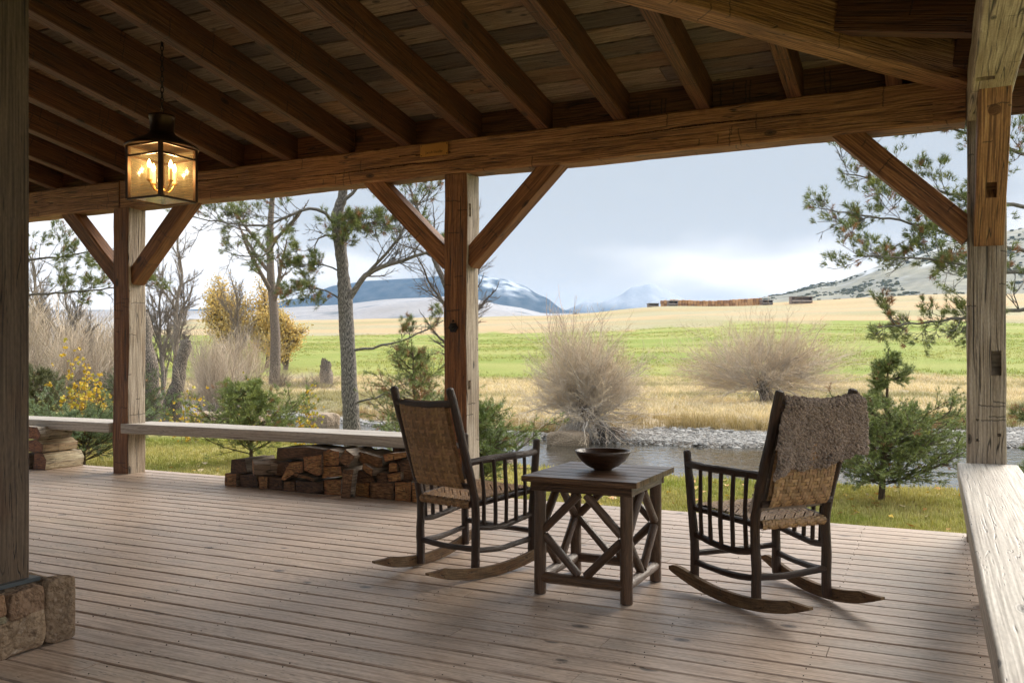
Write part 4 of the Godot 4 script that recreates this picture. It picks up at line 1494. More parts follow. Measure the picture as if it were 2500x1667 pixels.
func ground_color(v: float, d: float) -> Color:
	var r := d - river_mid(v)
	var n1 := nz.get_noise_2d(v * 6.0, d * 6.0)
	var n2 := nz.get_noise_2d(v * 1.2 + 300.0, d * 1.2)
	if r < -4.7 or d < 2.0:
		var c := mixc(LAWN, LAWN_DRY, 0.45 + 0.9 * n1 + 0.7 * n2)
		return mixc(c, MUD, smoothstep(-5.3, -4.7, r))
	if r < 5.4:
		return MUD
	var g := mixc(GRAVEL, shade(GRAVEL, 0.8), 0.5 + n1)
	var straw := mixc(STRAW, STRAW2, 0.5 + 1.2 * n1)
	straw = mixc(straw, Color(0.2, 0.2, 0.075), clampf(n2 * 2.2 - 0.35, 0.0, 0.6))
	var edge := 6.3 + 1.0 * n2 + (1.5 * smoothstep(1.0, 4.5, v))
	var c := mixc(g, straw, smoothstep(edge - 0.4, edge + 0.7, r + n1))
	var m0 := 62.0 + 10.0 * nz.get_noise_2d(v * 1.5, 70.0)
	var green := mixc(MEADOW, MEADOW2, 0.4 + 1.3 * nz.get_noise_2d(v * 0.3, d * 1.2) + 0.7 * n2)
	c = mixc(c, green, smoothstep(m0 - 3.0, m0 + 5.0, d))
	var m1 := 232.0 + 60.0 * nz.get_noise_2d(v * 0.15, 10.0) + 26.0 * nz.get_noise_2d(v * 1.0, 40.0)
	var dry := mixc(Color(0.62, 0.44, 0.26), Color(0.47, 0.43, 0.28), 0.5 + 1.8 * nz.get_noise_2d(v * 0.2, d * 0.8))
	dry = mixc(dry, Color(0.38, 0.37, 0.2), clampf(0.15 + 1.6 * nz.get_noise_2d(v * 0.1 + 90.0, d * 0.4), 0.0, 0.7))
	c = mixc(c, dry, smoothstep(m1 - 6.0, m1 + 6.0, d))
	return c


func grid_mesh(vs: PackedFloat32Array, ds: PackedFloat32Array, hf: Callable, cf: Callable) -> ArrayMesh:
	var mb := MB.new()
	var m := vs.size()
	for d in ds:
		for v in vs:
			mb.vert(vd(v, d, hf.call(v, d)), Vector3.ZERO, Vector2(v, d), cf.call(v, d))
	for k in ds.size() - 1:
		for j in m - 1:
			var a := k * m + j
			var b := a + m
			mb.i.append_array(PackedInt32Array([a, b, b + 1, a, b + 1, a + 1]))
	return mb.mesh(true)


func build_ground() -> void:
	var vs := PackedFloat32Array()
	for k in range(-110, 111):
		vs.append(sinh(k * 0.042) * 16.0 if absi(k) > 0 else 0.0)
	var ds := PackedFloat32Array([-900, -400, -150, -60, -25, -8, 0, 3, 5, 6])
	var d := 6.5
	while d < 900.0:
		ds.append(d)
		d += 0.33 if d < 30.0 else (0.8 if d < 64.0 else (4.0 if d < 240.0 else (9.0 if d < 470.0 else 60.0)))
	var o := put("ground", grid_mesh(vs, ds, ground_y, ground_color), M.ground)
	tag(o, "", "", "", "structure")
	# the river
	var mb := MB.new()
	var n := 90
	for k in n + 1:
		var v := lerpf(-70.0, 60.0, float(k) / n)
		var c := river_mid(v)
		for s in 7:
			mb.vert(vd(v, c + lerpf(-6.4, 6.4, s / 6.0), -1.03), Vector3.UP, Vector2(v, s), Color.WHITE)
	for k in n:
		for s in 6:
			var a := k * 7 + s
			mb.i.append_array(PackedInt32Array([a, a + 1, a + 8, a, a + 8, a + 7]))
	var w := put("river", mb.mesh(), M.water)
	tag(w, "", "", "", "structure")


func far_hill(called: String, v0: float, v1: float, d0: float, d1: float, nv: int, nd: int, hf: Callable, cf: Callable) -> void:
	var vs := PackedFloat32Array()
	var ds := PackedFloat32Array()
	for k in nv + 1:
		vs.append(lerpf(v0, v1, float(k) / nv))
	for k in nd + 1:
		ds.append(lerpf(d0, d1, float(k) / nd))
	var o := put(called, grid_mesh(vs, ds, hf, cf), M.far)
	tag(o, "", "", "", "structure")


func ridge(pts: Array, x: float) -> float:
	if x <= pts[0][0]:
		return pts[0][1]
	for k in pts.size() - 1:
		if x < pts[k + 1][0]:
			var f: float = (x - pts[k][0]) / (pts[k + 1][0] - pts[k][0])
			return lerpf(pts[k][1], pts[k + 1][1], f * f * (3 - 2 * f) * 0.6 + f * 0.4)
	return pts[-1][1]


func build_hills() -> void:
	# sage hillside on the right, about a kilometre off; t is the bearing v / d
	var hill_top := [[0.24, 52.0], [0.27, 70.0], [0.30, 78.0], [0.36, 92.0], [0.43, 118.0], [0.50, 143.0], [0.56, 156.0], [0.65, 185.0], [0.8, 220.0], [1.1, 260.0]]
	var hill := func(v: float, d: float) -> float:
		var t := v / d
		var top := ridge(hill_top, t)
		var f := smoothstep(430.0, 1150.0, d)
		var y := lerpf(14.0, top, f) if d < 1150.0 else lerpf(top, top * 0.5, smoothstep(1150.0, 1500.0, d))
		return y + (6.0 * nz.get_noise_2d(v * 0.06, d * 0.06) + 2.0 * nz.get_noise_2d(v * 0.3, d * 0.3)) * f
	var hill_c := func(v: float, d: float) -> Color:
		var n := nz.get_noise_2d(v * 0.2, d * 0.2)
		var c := mixc(Color(0.34, 0.32, 0.25), Color(0.28, 0.275, 0.235), 0.5 + n)
		var y: float = hill.call(v, d)
		var dark := clampf(0.5 + 2.0 * nz.get_noise_2d(v * 1.4, d * 0.9), 0.0, 1.0) * smoothstep(50.0, 100.0, y + 30.0 * n) * smoothstep(0.60, 0.40, v / d)
		c = mixc(c, Color(0.10, 0.115, 0.10), dark * 0.65)
		var snow := smoothstep(0.05, 0.35, nz.get_noise_2d(v * 0.5 + 77.0, d * 0.35)) * smoothstep(60.0, 110.0, y) * smoothstep(0.62, 0.42, v / d)
		return mixc(c, Color(0.72, 0.74, 0.78), snow * 0.8)
	far_hill("hillside", 70.0, 1250.0, 430.0, 1500.0, 190, 110, hill, hill_c)
	# sagebrush and scattered junipers on it
	var xf := []
	var cols := []
	var r := RandomNumberGenerator.new()
	r.seed = 31
	var blob := rock(Vector3(1, 0.75, 1), 3.0, 0.22, 3)
	while xf.size() < 2400:
		var d := r.randf_range(440.0, 1150.0)
		var t := r.randf_range(0.27, 0.68)
		var v := t * d
		if nz.get_noise_2d(v * 0.22, d * 0.12) + 0.5 * nz.get_noise_2d(v * 0.9, d * 0.5) + r.randf_range(-0.2, 0.2) < 0.22:
			continue
		var y: float = hill.call(v, d)
		var s := r.randf_range(0.8, 2.4) * (1.0 if r.randf() < 0.8 else 1.7)
		xf.append(Transform3D(Basis(Vector3.UP, r.randf() * TAU).scaled(Vector3(s * r.randf_range(1, 1.4), s * 1.1, s)), vd(v, d, y + s * 0.15)))
		var g := r.randf_range(0.6, 1.3)
		cols.append(Color(0.11 * g, 0.115 * g, 0.075 * g))
	var sg := many("sagebrush", blob, M.plain, xf, cols)
	tag(sg, "dark sagebrush and junipers dotting the right hillside", "brush", "", "stuff")
	# pale foothills with a skin of snow
	var foot_top := [[-0.75, 128.0], [-0.3, 130.0], [-0.2, 140.0], [-0.12, 160.0], [-0.06, 168.0], [0.0, 140.0], [0.04, 118.0], [0.2, 118.0], [0.5, 118.0]]
	var foot := func(v: float, d: float) -> float:
		var f := smoothstep(600.0, 2600.0, d)
		return lerpf(10.0, ridge(foot_top, v / d), f) + 8.0 * nz.get_noise_2d(v * 0.02, d * 0.02) * f
	var foot_c := func(v: float, d: float) -> Color:
		var n := nz.get_noise_2d(v * 0.03, d * 0.012)
		var n2 := nz.get_noise_2d(v * 0.14, d * 0.05)
		var c := mixc(Color(0.34, 0.31, 0.29), Color(0.46, 0.445, 0.445), 0.55 + 0.9 * n + 0.4 * n2)
		return mixc(c, Color(0.16, 0.17, 0.17), smoothstep(0.32, 0.5, n2 - 0.1))
	far_hill("foothills", -2600.0, 1500.0, 600.0, 2800.0, 150, 60, foot, foot_c)
	# forested mountain
	var mt_top := [[-0.42, 200.0], [-0.29, 225.0], [-0.24, 260.0], [-0.20, 318.0], [-0.16, 338.0], [-0.11, 350.0], [-0.07, 366.0], [-0.045, 375.0], [-0.02, 352.0], [-0.008, 347.0], [0.01, 322.0], [0.035, 270.0], [0.06, 205.0], [0.12, 150.0], [0.4, 120.0]]
	var mt := func(v: float, d: float) -> float:
		var t := v / d
		var top := ridge(mt_top, t)
		var f := smoothstep(2700.0, 4000.0, d)
		var y := lerpf(120.0, top, f) if d < 4000.0 else top - (d - 4000.0) * 0.12
		return y + (16.0 * nz.get_noise_2d(v * 0.012, d * 0.012) + 6.0 * nz.get_noise_2d(v * 0.06, d * 0.06)) * f * smoothstep(4000.0, 3500.0, d)
	var mt_c := func(v: float, d: float) -> Color:
		var t := v / d
		var n := nz.get_noise_2d(v * 0.035, d * 0.035)
		var n2 := nz.get_noise_2d(v * 0.35, d * 0.12)
		var c := mixc(Color(0.07, 0.09, 0.105), Color(0.12, 0.14, 0.155), 0.5 + n2)
		# open snowy clearings between the trees, on the right flank and along the foot
		var clear := smoothstep(-0.055, -0.02, t) * smoothstep(0.045, 0.0, t) * smoothstep(3330.0, 3480.0, d + 900.0 * n * 0.3) * smoothstep(3960.0, 3780.0, d + t * 4200.0)
		clear = maxf(clear, smoothstep(0.12, 0.3, n) * smoothstep(3500.0, 3200.0, d))
		return mixc(c, Color(0.62, 0.65, 0.70), clampf(clear * (0.55 + 1.6 * n2), 0.0, 0.85))
	far_hill("mountain", -2000.0, 1900.0, 2700.0, 4500.0, 260, 110, mt, mt_c)
	# snow peak, its snow greyed to fade into the sky: mist put into colour
	var pk_top := [[-0.1, 155.5], [0.02, 194.4], [0.06, 252.7], [0.085, 285.1], [0.10, 272.2], [0.12, 291.6], [0.138, 343.4], [0.158, 375.8], [0.17, 343.4], [0.20, 291.6], [0.235, 259.2], [0.27, 268.9], [0.31, 252.7], [0.4, 213.8], [0.7, 194.4]]
	var pk := func(v: float, d: float) -> float:
		var f := smoothstep(4050.0, 4900.0, d)
		return lerpf(120.0, ridge(pk_top, v / d), f) + (75.0 * nz.get_noise_2d(v * 0.009, d * 0.009) + 28.0 * nz.get_noise_2d(v * 0.04, d * 0.04)) * f
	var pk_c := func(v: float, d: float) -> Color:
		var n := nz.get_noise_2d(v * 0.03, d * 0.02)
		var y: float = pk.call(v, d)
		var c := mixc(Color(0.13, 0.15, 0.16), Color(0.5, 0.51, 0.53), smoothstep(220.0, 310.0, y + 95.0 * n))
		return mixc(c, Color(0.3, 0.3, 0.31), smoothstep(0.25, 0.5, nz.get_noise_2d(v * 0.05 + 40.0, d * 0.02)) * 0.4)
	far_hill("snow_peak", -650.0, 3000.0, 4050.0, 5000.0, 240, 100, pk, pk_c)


func build_farm() -> void:
	# round bales in a long row on the crest, with sheds at its ends
	var r := RandomNumberGenerator.new()
	r.seed = 14
	var d := 402.0
	var bale := MB.new()
	bale.tube(PackedVector3Array([Vector3(0, -0.75, 0), Vector3(0, 0.75, 0)]), PackedFloat32Array([0.8, 0.8]), 10, Color.WHITE, Color.WHITE, true)
	var bm := bale.mesh()
	var k := 0
	for row in 34:
		for lev in 2:
			var v := 68.5 + row * 1.36 + r.randf_range(-0.15, 0.15)
			var o := MeshInstance3D.new()
			o.name = numbered("hay_bale")
			o.mesh = bm
			var g := r.randf_range(0.7, 1.1)
			o.material_override = M["hay%d" % (r.randi() % 3)]
			add_child(o)
			o.position = vd(v, d, ground_y(v, d) + 0.75 + lev * 1.5 + r.randf_range(-0.12, 0.12))
			o.rotation.y = r.randf() * TAU
			tag(o, "brown hay bale in the long stacked row on the far rise", "hay bale", "hay bales stacked along the far rise")
			k += 1
	var sheds := [[64.0, 4.6, 1.7, "low grey shed at the end of the hay bale row beside the open field"], [72.5, 4.2, 2.3, "small dark gabled shed standing before the hay bales"], [115.5, 4.8, 2.1, "small open-fronted shed just past the end of the hay bales"], [131.0, 9.8, 3.0, "long open-fronted shed alone at the foot of the hill"]]
	for s in sheds:
		var dd: float = 398.0 if s[0] < 70 or s[0] > 110 else 396.0
		var o := thing("farm_shed", s[3], "shed", vd(s[0], dd, ground_y(s[0], dd)), deg_to_rad(YAW + 6))
		var w: float = s[1]
		var h: float = s[2]
		var wall := MB.new()
		wall.box(Vector3(-w / 2, 0, -2.6), Vector3(w / 2, h, -2.4), Color(0.22, 0.18, 0.15))
		for q in [-1, 1]:
			wall.box(Vector3(q * w / 2 - 0.1, 0, -2.4), Vector3(q * w / 2 + 0.1, h, 0), Color(0.2, 0.16, 0.13))
		put("wall", wall.mesh(), M.plain, o)
		var rail := MB.new()
		rail.box(Vector3(-w / 2, h * 0.32, -0.1), Vector3(w / 2, h * 0.5, 0.0), Color(0.42, 0.36, 0.31))
		put("front_rail", rail.mesh(), M.plain, o)
		var rf := MB.new()
		rf.box(Vector3(-w / 2 - 0.3, h, -3.0), Vector3(w / 2 + 0.3, h + 0.25, 0.5), Color(0.30, 0.28, 0.27))
		put("roof", rf.mesh(), M.plain, o)
		for q in 3:
			var ps := MB.new()
			var x := lerpf(-w / 2 + 0.15, w / 2 - 0.15, q / 2.0)
			ps.box(Vector3(x - 0.1, 0, 0.01), Vector3(x + 0.1, h, 0.15), Color(0.25, 0.2, 0.17))
			put("post", ps.mesh(), M.plain, o)


# ---------------------------------------------------------------- plants
class Plant:
	var wood := MB.new()
	var tips := []      # [position, direction, size]
	var r := RandomNumberGenerator.new()


func wander(p: Plant, a: Vector3, dir: Vector3, length: float, r0: float, r1: float, segs: int, curl: float, lift: float, c0: Color, c1: Color, sides := 5) -> PackedVector3Array:
	var pts := PackedVector3Array([a])
	var rad := PackedFloat32Array([r0])
	var d := dir.normalized()
	for k in segs:
		d = (d + Vector3(p.r.randf_range(-curl, curl), p.r.randf_range(-curl, curl) + lift, p.r.randf_range(-curl, curl))).normalized()
		a += d * length / segs
		pts.append(a)
		rad.append(lerpf(r0, r1, float(k + 1) / segs))
	p.wood.tube(pts, rad, sides, c0, c1)
	return pts


func any_side(p: Plant, d: Vector3, spread: float) -> Vector3:
	var q := Vector3(p.r.randf_range(-1, 1), p.r.randf_range(-1, 1), p.r.randf_range(-1, 1))
	q = (q - d * q.dot(d)).normalized()
	return (d * cos(spread) + q * sin(spread)).normalized()


func grow(p: Plant, a: Vector3, dir: Vector3, length: float, rad: float, depth: int, o: Dictionary) -> void:
	var c0: Color = o.c0
	var c1: Color = o.c1
	var fr := clampf(float(depth) / float(o.depth), 0.0, 1.0)
	var segs := 6 if depth >= 3 else (4 if depth == 2 else 3)
	var pts := wander(p, a, dir, length, rad, rad * (0.55 if depth > 0 else 0.3), segs, o.curl, o.lift, c1.lerp(c0, fr), c1.lerp(c0, maxf(0.0, fr - 0.2)), 7 if depth >= 3 else (5 if depth == 2 else 3))
	if depth == 0:
		p.tips.append([pts[-1], (pts[-1] - pts[-2]).normalized(), 1.0])
		p.tips.append([pts[1], (pts[1] - pts[0]).normalized(), 1.0])
		return
	var n: int = o.kids[depth - 1]
	for k in n:
		var f := lerpf(o.get("from", 0.25), 1.0, (k + p.r.randf()) / n)
		var i := mini(int(f * segs), segs - 1)
		var q := pts[i].lerp(pts[i + 1], f * segs - i)
		var dd := (pts[i + 1] - pts[i]).normalized()
		grow(p, q, any_side(p, dd, o.spread * p.r.randf_range(0.6, 1.25)), length * o.ratio * p.r.randf_range(0.65, 1.2) * (1.15 - 0.45 * f), maxf(rad * o.thin * (1.2 - 0.6 * f), o.least), depth - 1, o)
	grow(p, pts[-1], (pts[-1] - pts[-2]).normalized(), length * o.ratio, maxf(rad * 0.55, o.least), depth - 1, o)


func leaf_mesh(size: float) -> ArrayMesh:
	var mb := MB.new()
	for k in 3:
		var a := TAU * k / 3 + 0.4
		var b := Basis(Vector3.UP, a) * Basis(Vector3.RIGHT, 0.6 + 0.3 * k)
		var o := b * Vector3(0, 0, 0.3 * size)
		mb.quad(o + b * Vector3(-0.28, 0, -0.5) * size, o + b * Vector3(-0.4, 0.06, 0.3) * size, o + b * Vector3(0.1, 0.0, 0.6) * size, o + b * Vector3(0.38, 0.05, -0.2) * size)
	return mb.mesh()


# a brush of needles round a shoot that runs from the origin along +y
func needle_mesh(length: float, count: int, wide: float, shoot: float, sd: int) -> ArrayMesh:
	var mb := MB.new()
	var r := RandomNumberGenerator.new()
	r.seed = sd
	for k in count:
		var h := shoot * r.randf_range(-0.1, 1.0)
		var a := r.randf() * TAU
		var e := r.randf_range(0.35, 1.15)
		var d := Vector3(cos(a) * sin(e), cos(e), sin(a) * sin(e))
		var p := Vector3(0, h, 0)
		var side := d.cross(Vector3(r.randf_range(-1, 1), r.randf_range(-1, 1), r.randf_range(-1, 1))).normalized() * wide
		var g := r.randf_range(0.75, 1.25)
		mb.tri(p - side, p + d * length * r.randf_range(0.75, 1.1), p + side, Color(g, g, g))
	return mb.mesh()


func tuft_xf(pos: Vector3, dir: Vector3, s: float, r: RandomNumberGenerator) -> Transform3D:
	var y := dir.normalized()
	var x := y.cross(Vector3(0.31, 0.2, 0.93)).normalized().rotated(y, r.randf() * TAU)
	return Transform3D(Basis(x * s, y * s, x.cross(y) * s), pos)


func finish(t: Node3D, p: Plant, part: String, m: Material) -> void:
	put(part, p.wood.mesh(), m, t)


# willow clump: a stubby trunk, hundreds of wands, older grey below and orange-tan shoots above
func willow(label: String, at: Vector3, crown: Vector3, lean: Vector3, stems: int, sd: int, inner: Color, outer: Color, skirt := 60, squash := 0.0) -> void:
	var t := thing("willow", label, "willow", at, 0.0, "bare willows on the far bank")
	var tr := Plant.new()
	tr.r.seed = sd
	var trunk_top := Vector3(lean.x * 0.5, crown.y * 0.24, lean.z * 0.5)
	tr.wood.tube(PackedVector3Array([Vector3(0, -0.25, 0), Vector3(0, 0.1, 0), trunk_top * 0.5, trunk_top, trunk_top + Vector3(lean.x * 0.3, 0.25, 0)]), PackedFloat32Array([0.4, 0.28, 0.22, 0.24, 0.12]), 12, inner * 0.45, inner * 0.6, true, 1.0, 0.06, nw)
	finish(t, tr, "trunk", M.bark)
	var p := Plant.new()
	p.r.seed = sd + 1
	var lo := {"c0": inner * 0.9, "c1": outer, "depth": 3, "kids": [6, 5, 6], "curl": 0.3, "lift": 0.03, "spread": 0.8, "ratio": 0.52, "thin": 0.5, "least": 0.0035, "from": 0.25}
	for k in 26:
		var az := TAU * (k + p.r.randf()) / 26.0
		var el := p.r.randf_range(-0.05, 1.35)
		var dir := Vector3(cos(az) * cos(el) * crown.x, sin(el) * crown.y * 0.75, sin(az) * cos(el) * crown.z)
		grow(p, trunk_top + Vector3(p.r.randf_range(-0.15, 0.15), p.r.randf_range(-0.3, 0.1), p.r.randf_range(-0.15, 0.15)), dir, dir.length() * p.r.randf_range(0.42, 0.6), p.r.randf_range(0.025, 0.045), 3, lo)
	for k in stems:
		var az := p.r.randf() * TAU
		var el := asin(lerpf(-0.12 - squash, 1.0, p.r.randf()))
		var dir := Vector3(cos(az) * cos(el), sin(el), sin(az) * cos(el))
		var reach := Vector3(dir.x * crown.x, dir.y * crown.y * 0.78, dir.z * crown.z)
		var L := reach.length() * p.r.randf_range(0.62, 1.06)
		var st := trunk_top + Vector3(p.r.randf_range(-0.2, 0.2), p.r.randf_range(-0.45, 0.15), p.r.randf_range(-0.2, 0.2)) + reach * p.r.randf_range(0.0, 0.42) + Vector3(0, 0.1, 0)
		L *= p.r.randf_range(0.55, 0.8)
		var grey := inner * p.r.randf_range(0.7, 1.2)
		var tan_ := outer * p.r.randf_range(0.75, 1.2)
		var pts := wander(p, st, reach.normalized() + Vector3(p.r.randf_range(-0.45, 0.45), p.r.randf_range(-0.3, 0.35), p.r.randf_range(-0.45, 0.45)), L, p.r.randf_range(0.006, 0.015), 0.003, 7, 0.26, 0.02, grey, grey.lerp(tan_, 0.8), 4)
		for q in 13:
			var f := lerpf(0.22, 1.0, (q + p.r.randf()) / 13.0)
			var i := mini(int(f * 7), 6)
			var a := pts[i].lerp(pts[i + 1], f * 7 - i)
			var dd := any_side(p, (pts[i + 1] - pts[i]).normalized(), p.r.randf_range(0.35, 1.05))
			var c := grey.lerp(tan_, clampf(f * 1.3 - 0.3, 0, 1))
			var l2 := L * p.r.randf_range(0.12, 0.34)
			var pt2 := wander(p, a, dd, l2, 0.0042, 0.002, 4, 0.2, 0.1, c, c.lerp(tan_, 0.6), 3)
			for w in 2:
				var b := pt2[p.r.randi_range(1, 3)]
				wander(p, b, any_side(p, dd, 0.6), l2 * p.r.randf_range(0.3, 0.6), 0.0028, 0.0016, 2, 0.2, 0.1, c, tan_, 3)
	finish(t, p, "crown", M.twig)
	if skirt > 0:
		var s := Plant.new()
		s.r.seed = sd + 2
		for k in skirt:
			var az := s.r.randf() * TAU
			var dir := Vector3(cos(az), s.r.randf_range(-1.2, 0.1), sin(az))
			var st := trunk_top + Vector3(cos(az) * 0.15, s.r.randf_range(-0.5, 0.1), sin(az) * 0.15)
			var g := inner * s.r.randf_range(0.6, 1.25)
			var pts := wander(s, st, dir, s.r.randf_range(0.5, 1.1), 0.012, 0.004, 6, 0.4, -0.22, g, g, 4)
			for q in 4:
				wander(s, pts[s.r.randi_range(1, 5)], Vector3(s.r.randf_range(-1, 1), -0.8, s.r.randf_range(-1, 1)), 0.4, 0.006, 0.002, 4, 0.4, -0.15, g, g, 3)
		for k in 42:
			var az := s.r.randf() * TAU
			var g := Color(0.36, 0.3, 0.25) * s.r.randf_range(0.6, 1.3)
			wander(s, Vector3(cos(az) * 0.2, 0.35 * s.r.randf(), sin(az) * 0.2), Vector3(cos(az), -0.35, sin(az)), s.r.randf_range(0.5, 1.0), 0.02, 0.008, 6, 0.35, -0.1, g, g, 4)
		finish(t, s, "roots", M.twig)


# bare, twiggy shrub
func shrub(called: String, label: String, category: String, at: Vector3, size: Vector3, stems: int, sd: int, c0: Color, c1: Color, group := "", kids := 9) -> Node3D:
	var t := thing(called, label, category, at, 0.0, group)
	var p := Plant.new()
	p.r.seed = sd
	for k in stems:
		var az := p.r.randf() * TAU
		var el := p.r.randf_range(0.35, 1.5)
		var dir := Vector3(cos(az) * cos(el) * size.x, sin(el) * size.y, sin(az) * cos(el) * size.z)
		var L := dir.length() * p.r.randf_range(0.6, 1.05)
		var g := p.r.randf_range(0.7, 1.25)
		var rad := L * 0.0058
		var pts := wander(p, Vector3(p.r.randf_range(-0.3, 0.3) * size.x, -0.05, p.r.randf_range(-0.3, 0.3) * size.z), dir, L, rad, rad * 0.35, 6, 0.16, 0.05, c0 * g, c1 * g, 4)
		for q in kids:
			var f := lerpf(0.25, 1.0, (q + p.r.randf()) / kids)
			var i := mini(int(f * 6), 5)
			var pt := wander(p, pts[i].lerp(pts[i + 1], f * 6 - i), any_side(p, (pts[i + 1] - pts[i]).normalized(), 0.6), L * p.r.randf_range(0.15, 0.36), rad * 0.5, rad * 0.25, 3, 0.2, 0.08, (c0 * g).lerp(c1 * g, f), c1 * g, 3)
			p.tips.append([pt[-1], (pt[-1] - pt[-2]).normalized(), 1.0])
			p.tips.append([pt[1], (pt[1] - pt[0]).normalized(), 1.0])
	put("stems", p.wood.mesh(), M.twig, t)
	t.set_meta("tips", p.tips.size())
	last_tips = p.tips
	return t


var last_tips := []


func leaves(t: Node3D, tips: Array, per: float, size: float, cols: Array, sd: int, jitter: float, part := "leaves") -> void:
	var r := RandomNumberGenerator.new()
	r.seed = sd
	var xf := []
	var cc := []
	for q in tips:
		var n := int(per) + (1 if r.randf() < per - int(per) else 0)
		for k in n:
			var p: Vector3 = q[0] + Vector3(r.randf_range(-1, 1), r.randf_range(-1, 1), r.randf_range(-1, 1)) * jitter
			xf.append(tuft_xf(p, Vector3(r.randf_range(-1, 1), r.randf_range(-0.6, 1), r.randf_range(-1, 1)), r.randf_range(0.6, 1.3), r))
			cc.append((cols[r.randi() % cols.size()] as Color) * r.randf_range(0.75, 1.25))
	var o := many(part, leaf_mesh(size), M.leaf, xf, cc, t)
	o.set_meta("kind", "stuff")


func bare_tree(called: String, label: String, at: Vector3, height: float, rad: float, sd: int, c0: Color, c1: Color, o := {}, group := "") -> Node3D:
	var t := thing(called, label, "tree", at, 0.0, group)
	var opt := {"c0": c0, "c1": c1, "depth": 4, "kids": [5, 5, 5, 6], "curl": 0.16, "lift": 0.06, "spread": 0.75, "ratio": 0.55, "thin": 0.5, "least": 0.004, "from": 0.3}
	opt.merge(o, true)
	var p := Plant.new()
	p.r.seed = sd
	grow(p, Vector3(0, -0.2, 0), opt.get("dir", Vector3(0.05, 1, 0)), height * float(opt.get("stem", 0.5)), rad, opt.depth, opt)
	put("trunk_and_limbs", p.wood.mesh(), M.bark, t)
	last_tips = p.tips
	return t


# old pine with the given trunk line and limbs. Coordinates: x along the valley's right, y up, z ahead
func pine_limb(p: Plant, pts: Array, r0: float, r1: float, subs: int, sub_len: float, needles: float, c: Color, tufts: Array, from := 0.3, lift := 0.08) -> void:
	var cur := Curve3D.new()
	for k in pts.size():
		var tin := Vector3.ZERO
		if k > 0 and k < pts.size() - 1:
			tin = (pts[k + 1] - pts[k - 1]) * 0.2
		cur.add_point(pts[k], -tin, tin)
	var L := cur.get_baked_length()
	var n := maxi(5, int(L / 0.16))
	var pp := PackedVector3Array()
	var rr := PackedFloat32Array()
	for k in n + 1:
		var f := float(k) / n
		pp.append(cur.sample_baked(L * f) + Vector3(p.r.randf_range(-1, 1), p.r.randf_range(-1, 1), p.r.randf_range(-1, 1)) * 0.018)
		rr.append(lerpf(r0, r1, f))
	p.wood.tube(pp, rr, 8, c, c)
	for k in subs:
		var f := lerpf(from, 1.0, (k + p.r.randf()) / subs)
		var i := mini(int(f * n), n - 1)
		var dd := (pp[i + 1] - pp[i]).normalized()
		var dir := any_side(p, dd, p.r.randf_range(0.5, 1.1))
		var l2 := sub_len * p.r.randf_range(0.5, 1.15) * (1.2 - 0.5 * f)
		var green := p.r.randf() < needles
		var s := wander(p, pp[i], dir, l2, maxf(0.006, rr[i] * 0.34), 0.004, 5, 0.24, lift, c, c * 0.9, 4)
		for q in 5:
			var j := p.r.randi_range(1, 4)
			var t := wander(p, s[j], any_side(p, (s[j + 1] - s[j]).normalized(), 0.75), l2 * p.r.randf_range(0.25, 0.5), 0.005, 0.003, 3, 0.28, lift, c, c * 0.85, 3)
			for w in 2:
				var e := wander(p, t[p.r.randi_range(1, 2)], any_side(p, (t[2] - t[1]).normalized(), 0.7), l2 * 0.16, 0.0035, 0.002, 2, 0.3, lift, c, c * 0.8, 3)
				if green and p.r.randf() < 0.75:
					tufts.append([e[-1], (e[-1] - e[-2]).normalized() + Vector3(0, 0.4, 0)])
			if green:
				tufts.append([t[-1], (t[-1] - t[-2]).normalized() + Vector3(0, 0.35, 0)])
		if green:
			tufts.append([s[-1], (s[-1] - s[-2]).normalized() + Vector3(0, 0.3, 0)])


func needles(t: Node3D, tufts: Array, length: float, count: int, wide: float, shoot: float, cols: Array, per: int, sd: int, brown := 0.1, spread := 0.05) -> void:
	var r := RandomNumberGenerator.new()
	r.seed = sd
	var xf := []
	var cc := []
	for q in tufts:
		var isb := r.randf() < brown
		for k in per:
			var pos: Vector3 = q[0] + Vector3(r.randf_range(-1, 1), r.randf_range(-1, 1), r.randf_range(-1, 1)) * spread
			xf.append(tuft_xf(pos, (q[1] as Vector3) + Vector3(r.randf_range(-0.5, 0.5), r.randf_range(-0.4, 0.5), r.randf_range(-0.5, 0.5)), r.randf_range(0.75, 1.25), r))
			cc.append((Color(0.34, 0.17, 0.08) if isb else (cols[r.randi() % cols.size()] as Color)) * r.randf_range(0.7, 1.3))
	var o := many("needles", needle_mesh(length, count, wide, shoot, sd), M.needle, xf, cc, t)
	o.set_meta("kind", "stuff")


const PINE := [Color(0.20, 0.23, 0.065), Color(0.25, 0.265, 0.08), Color(0.14, 0.18, 0.055)]


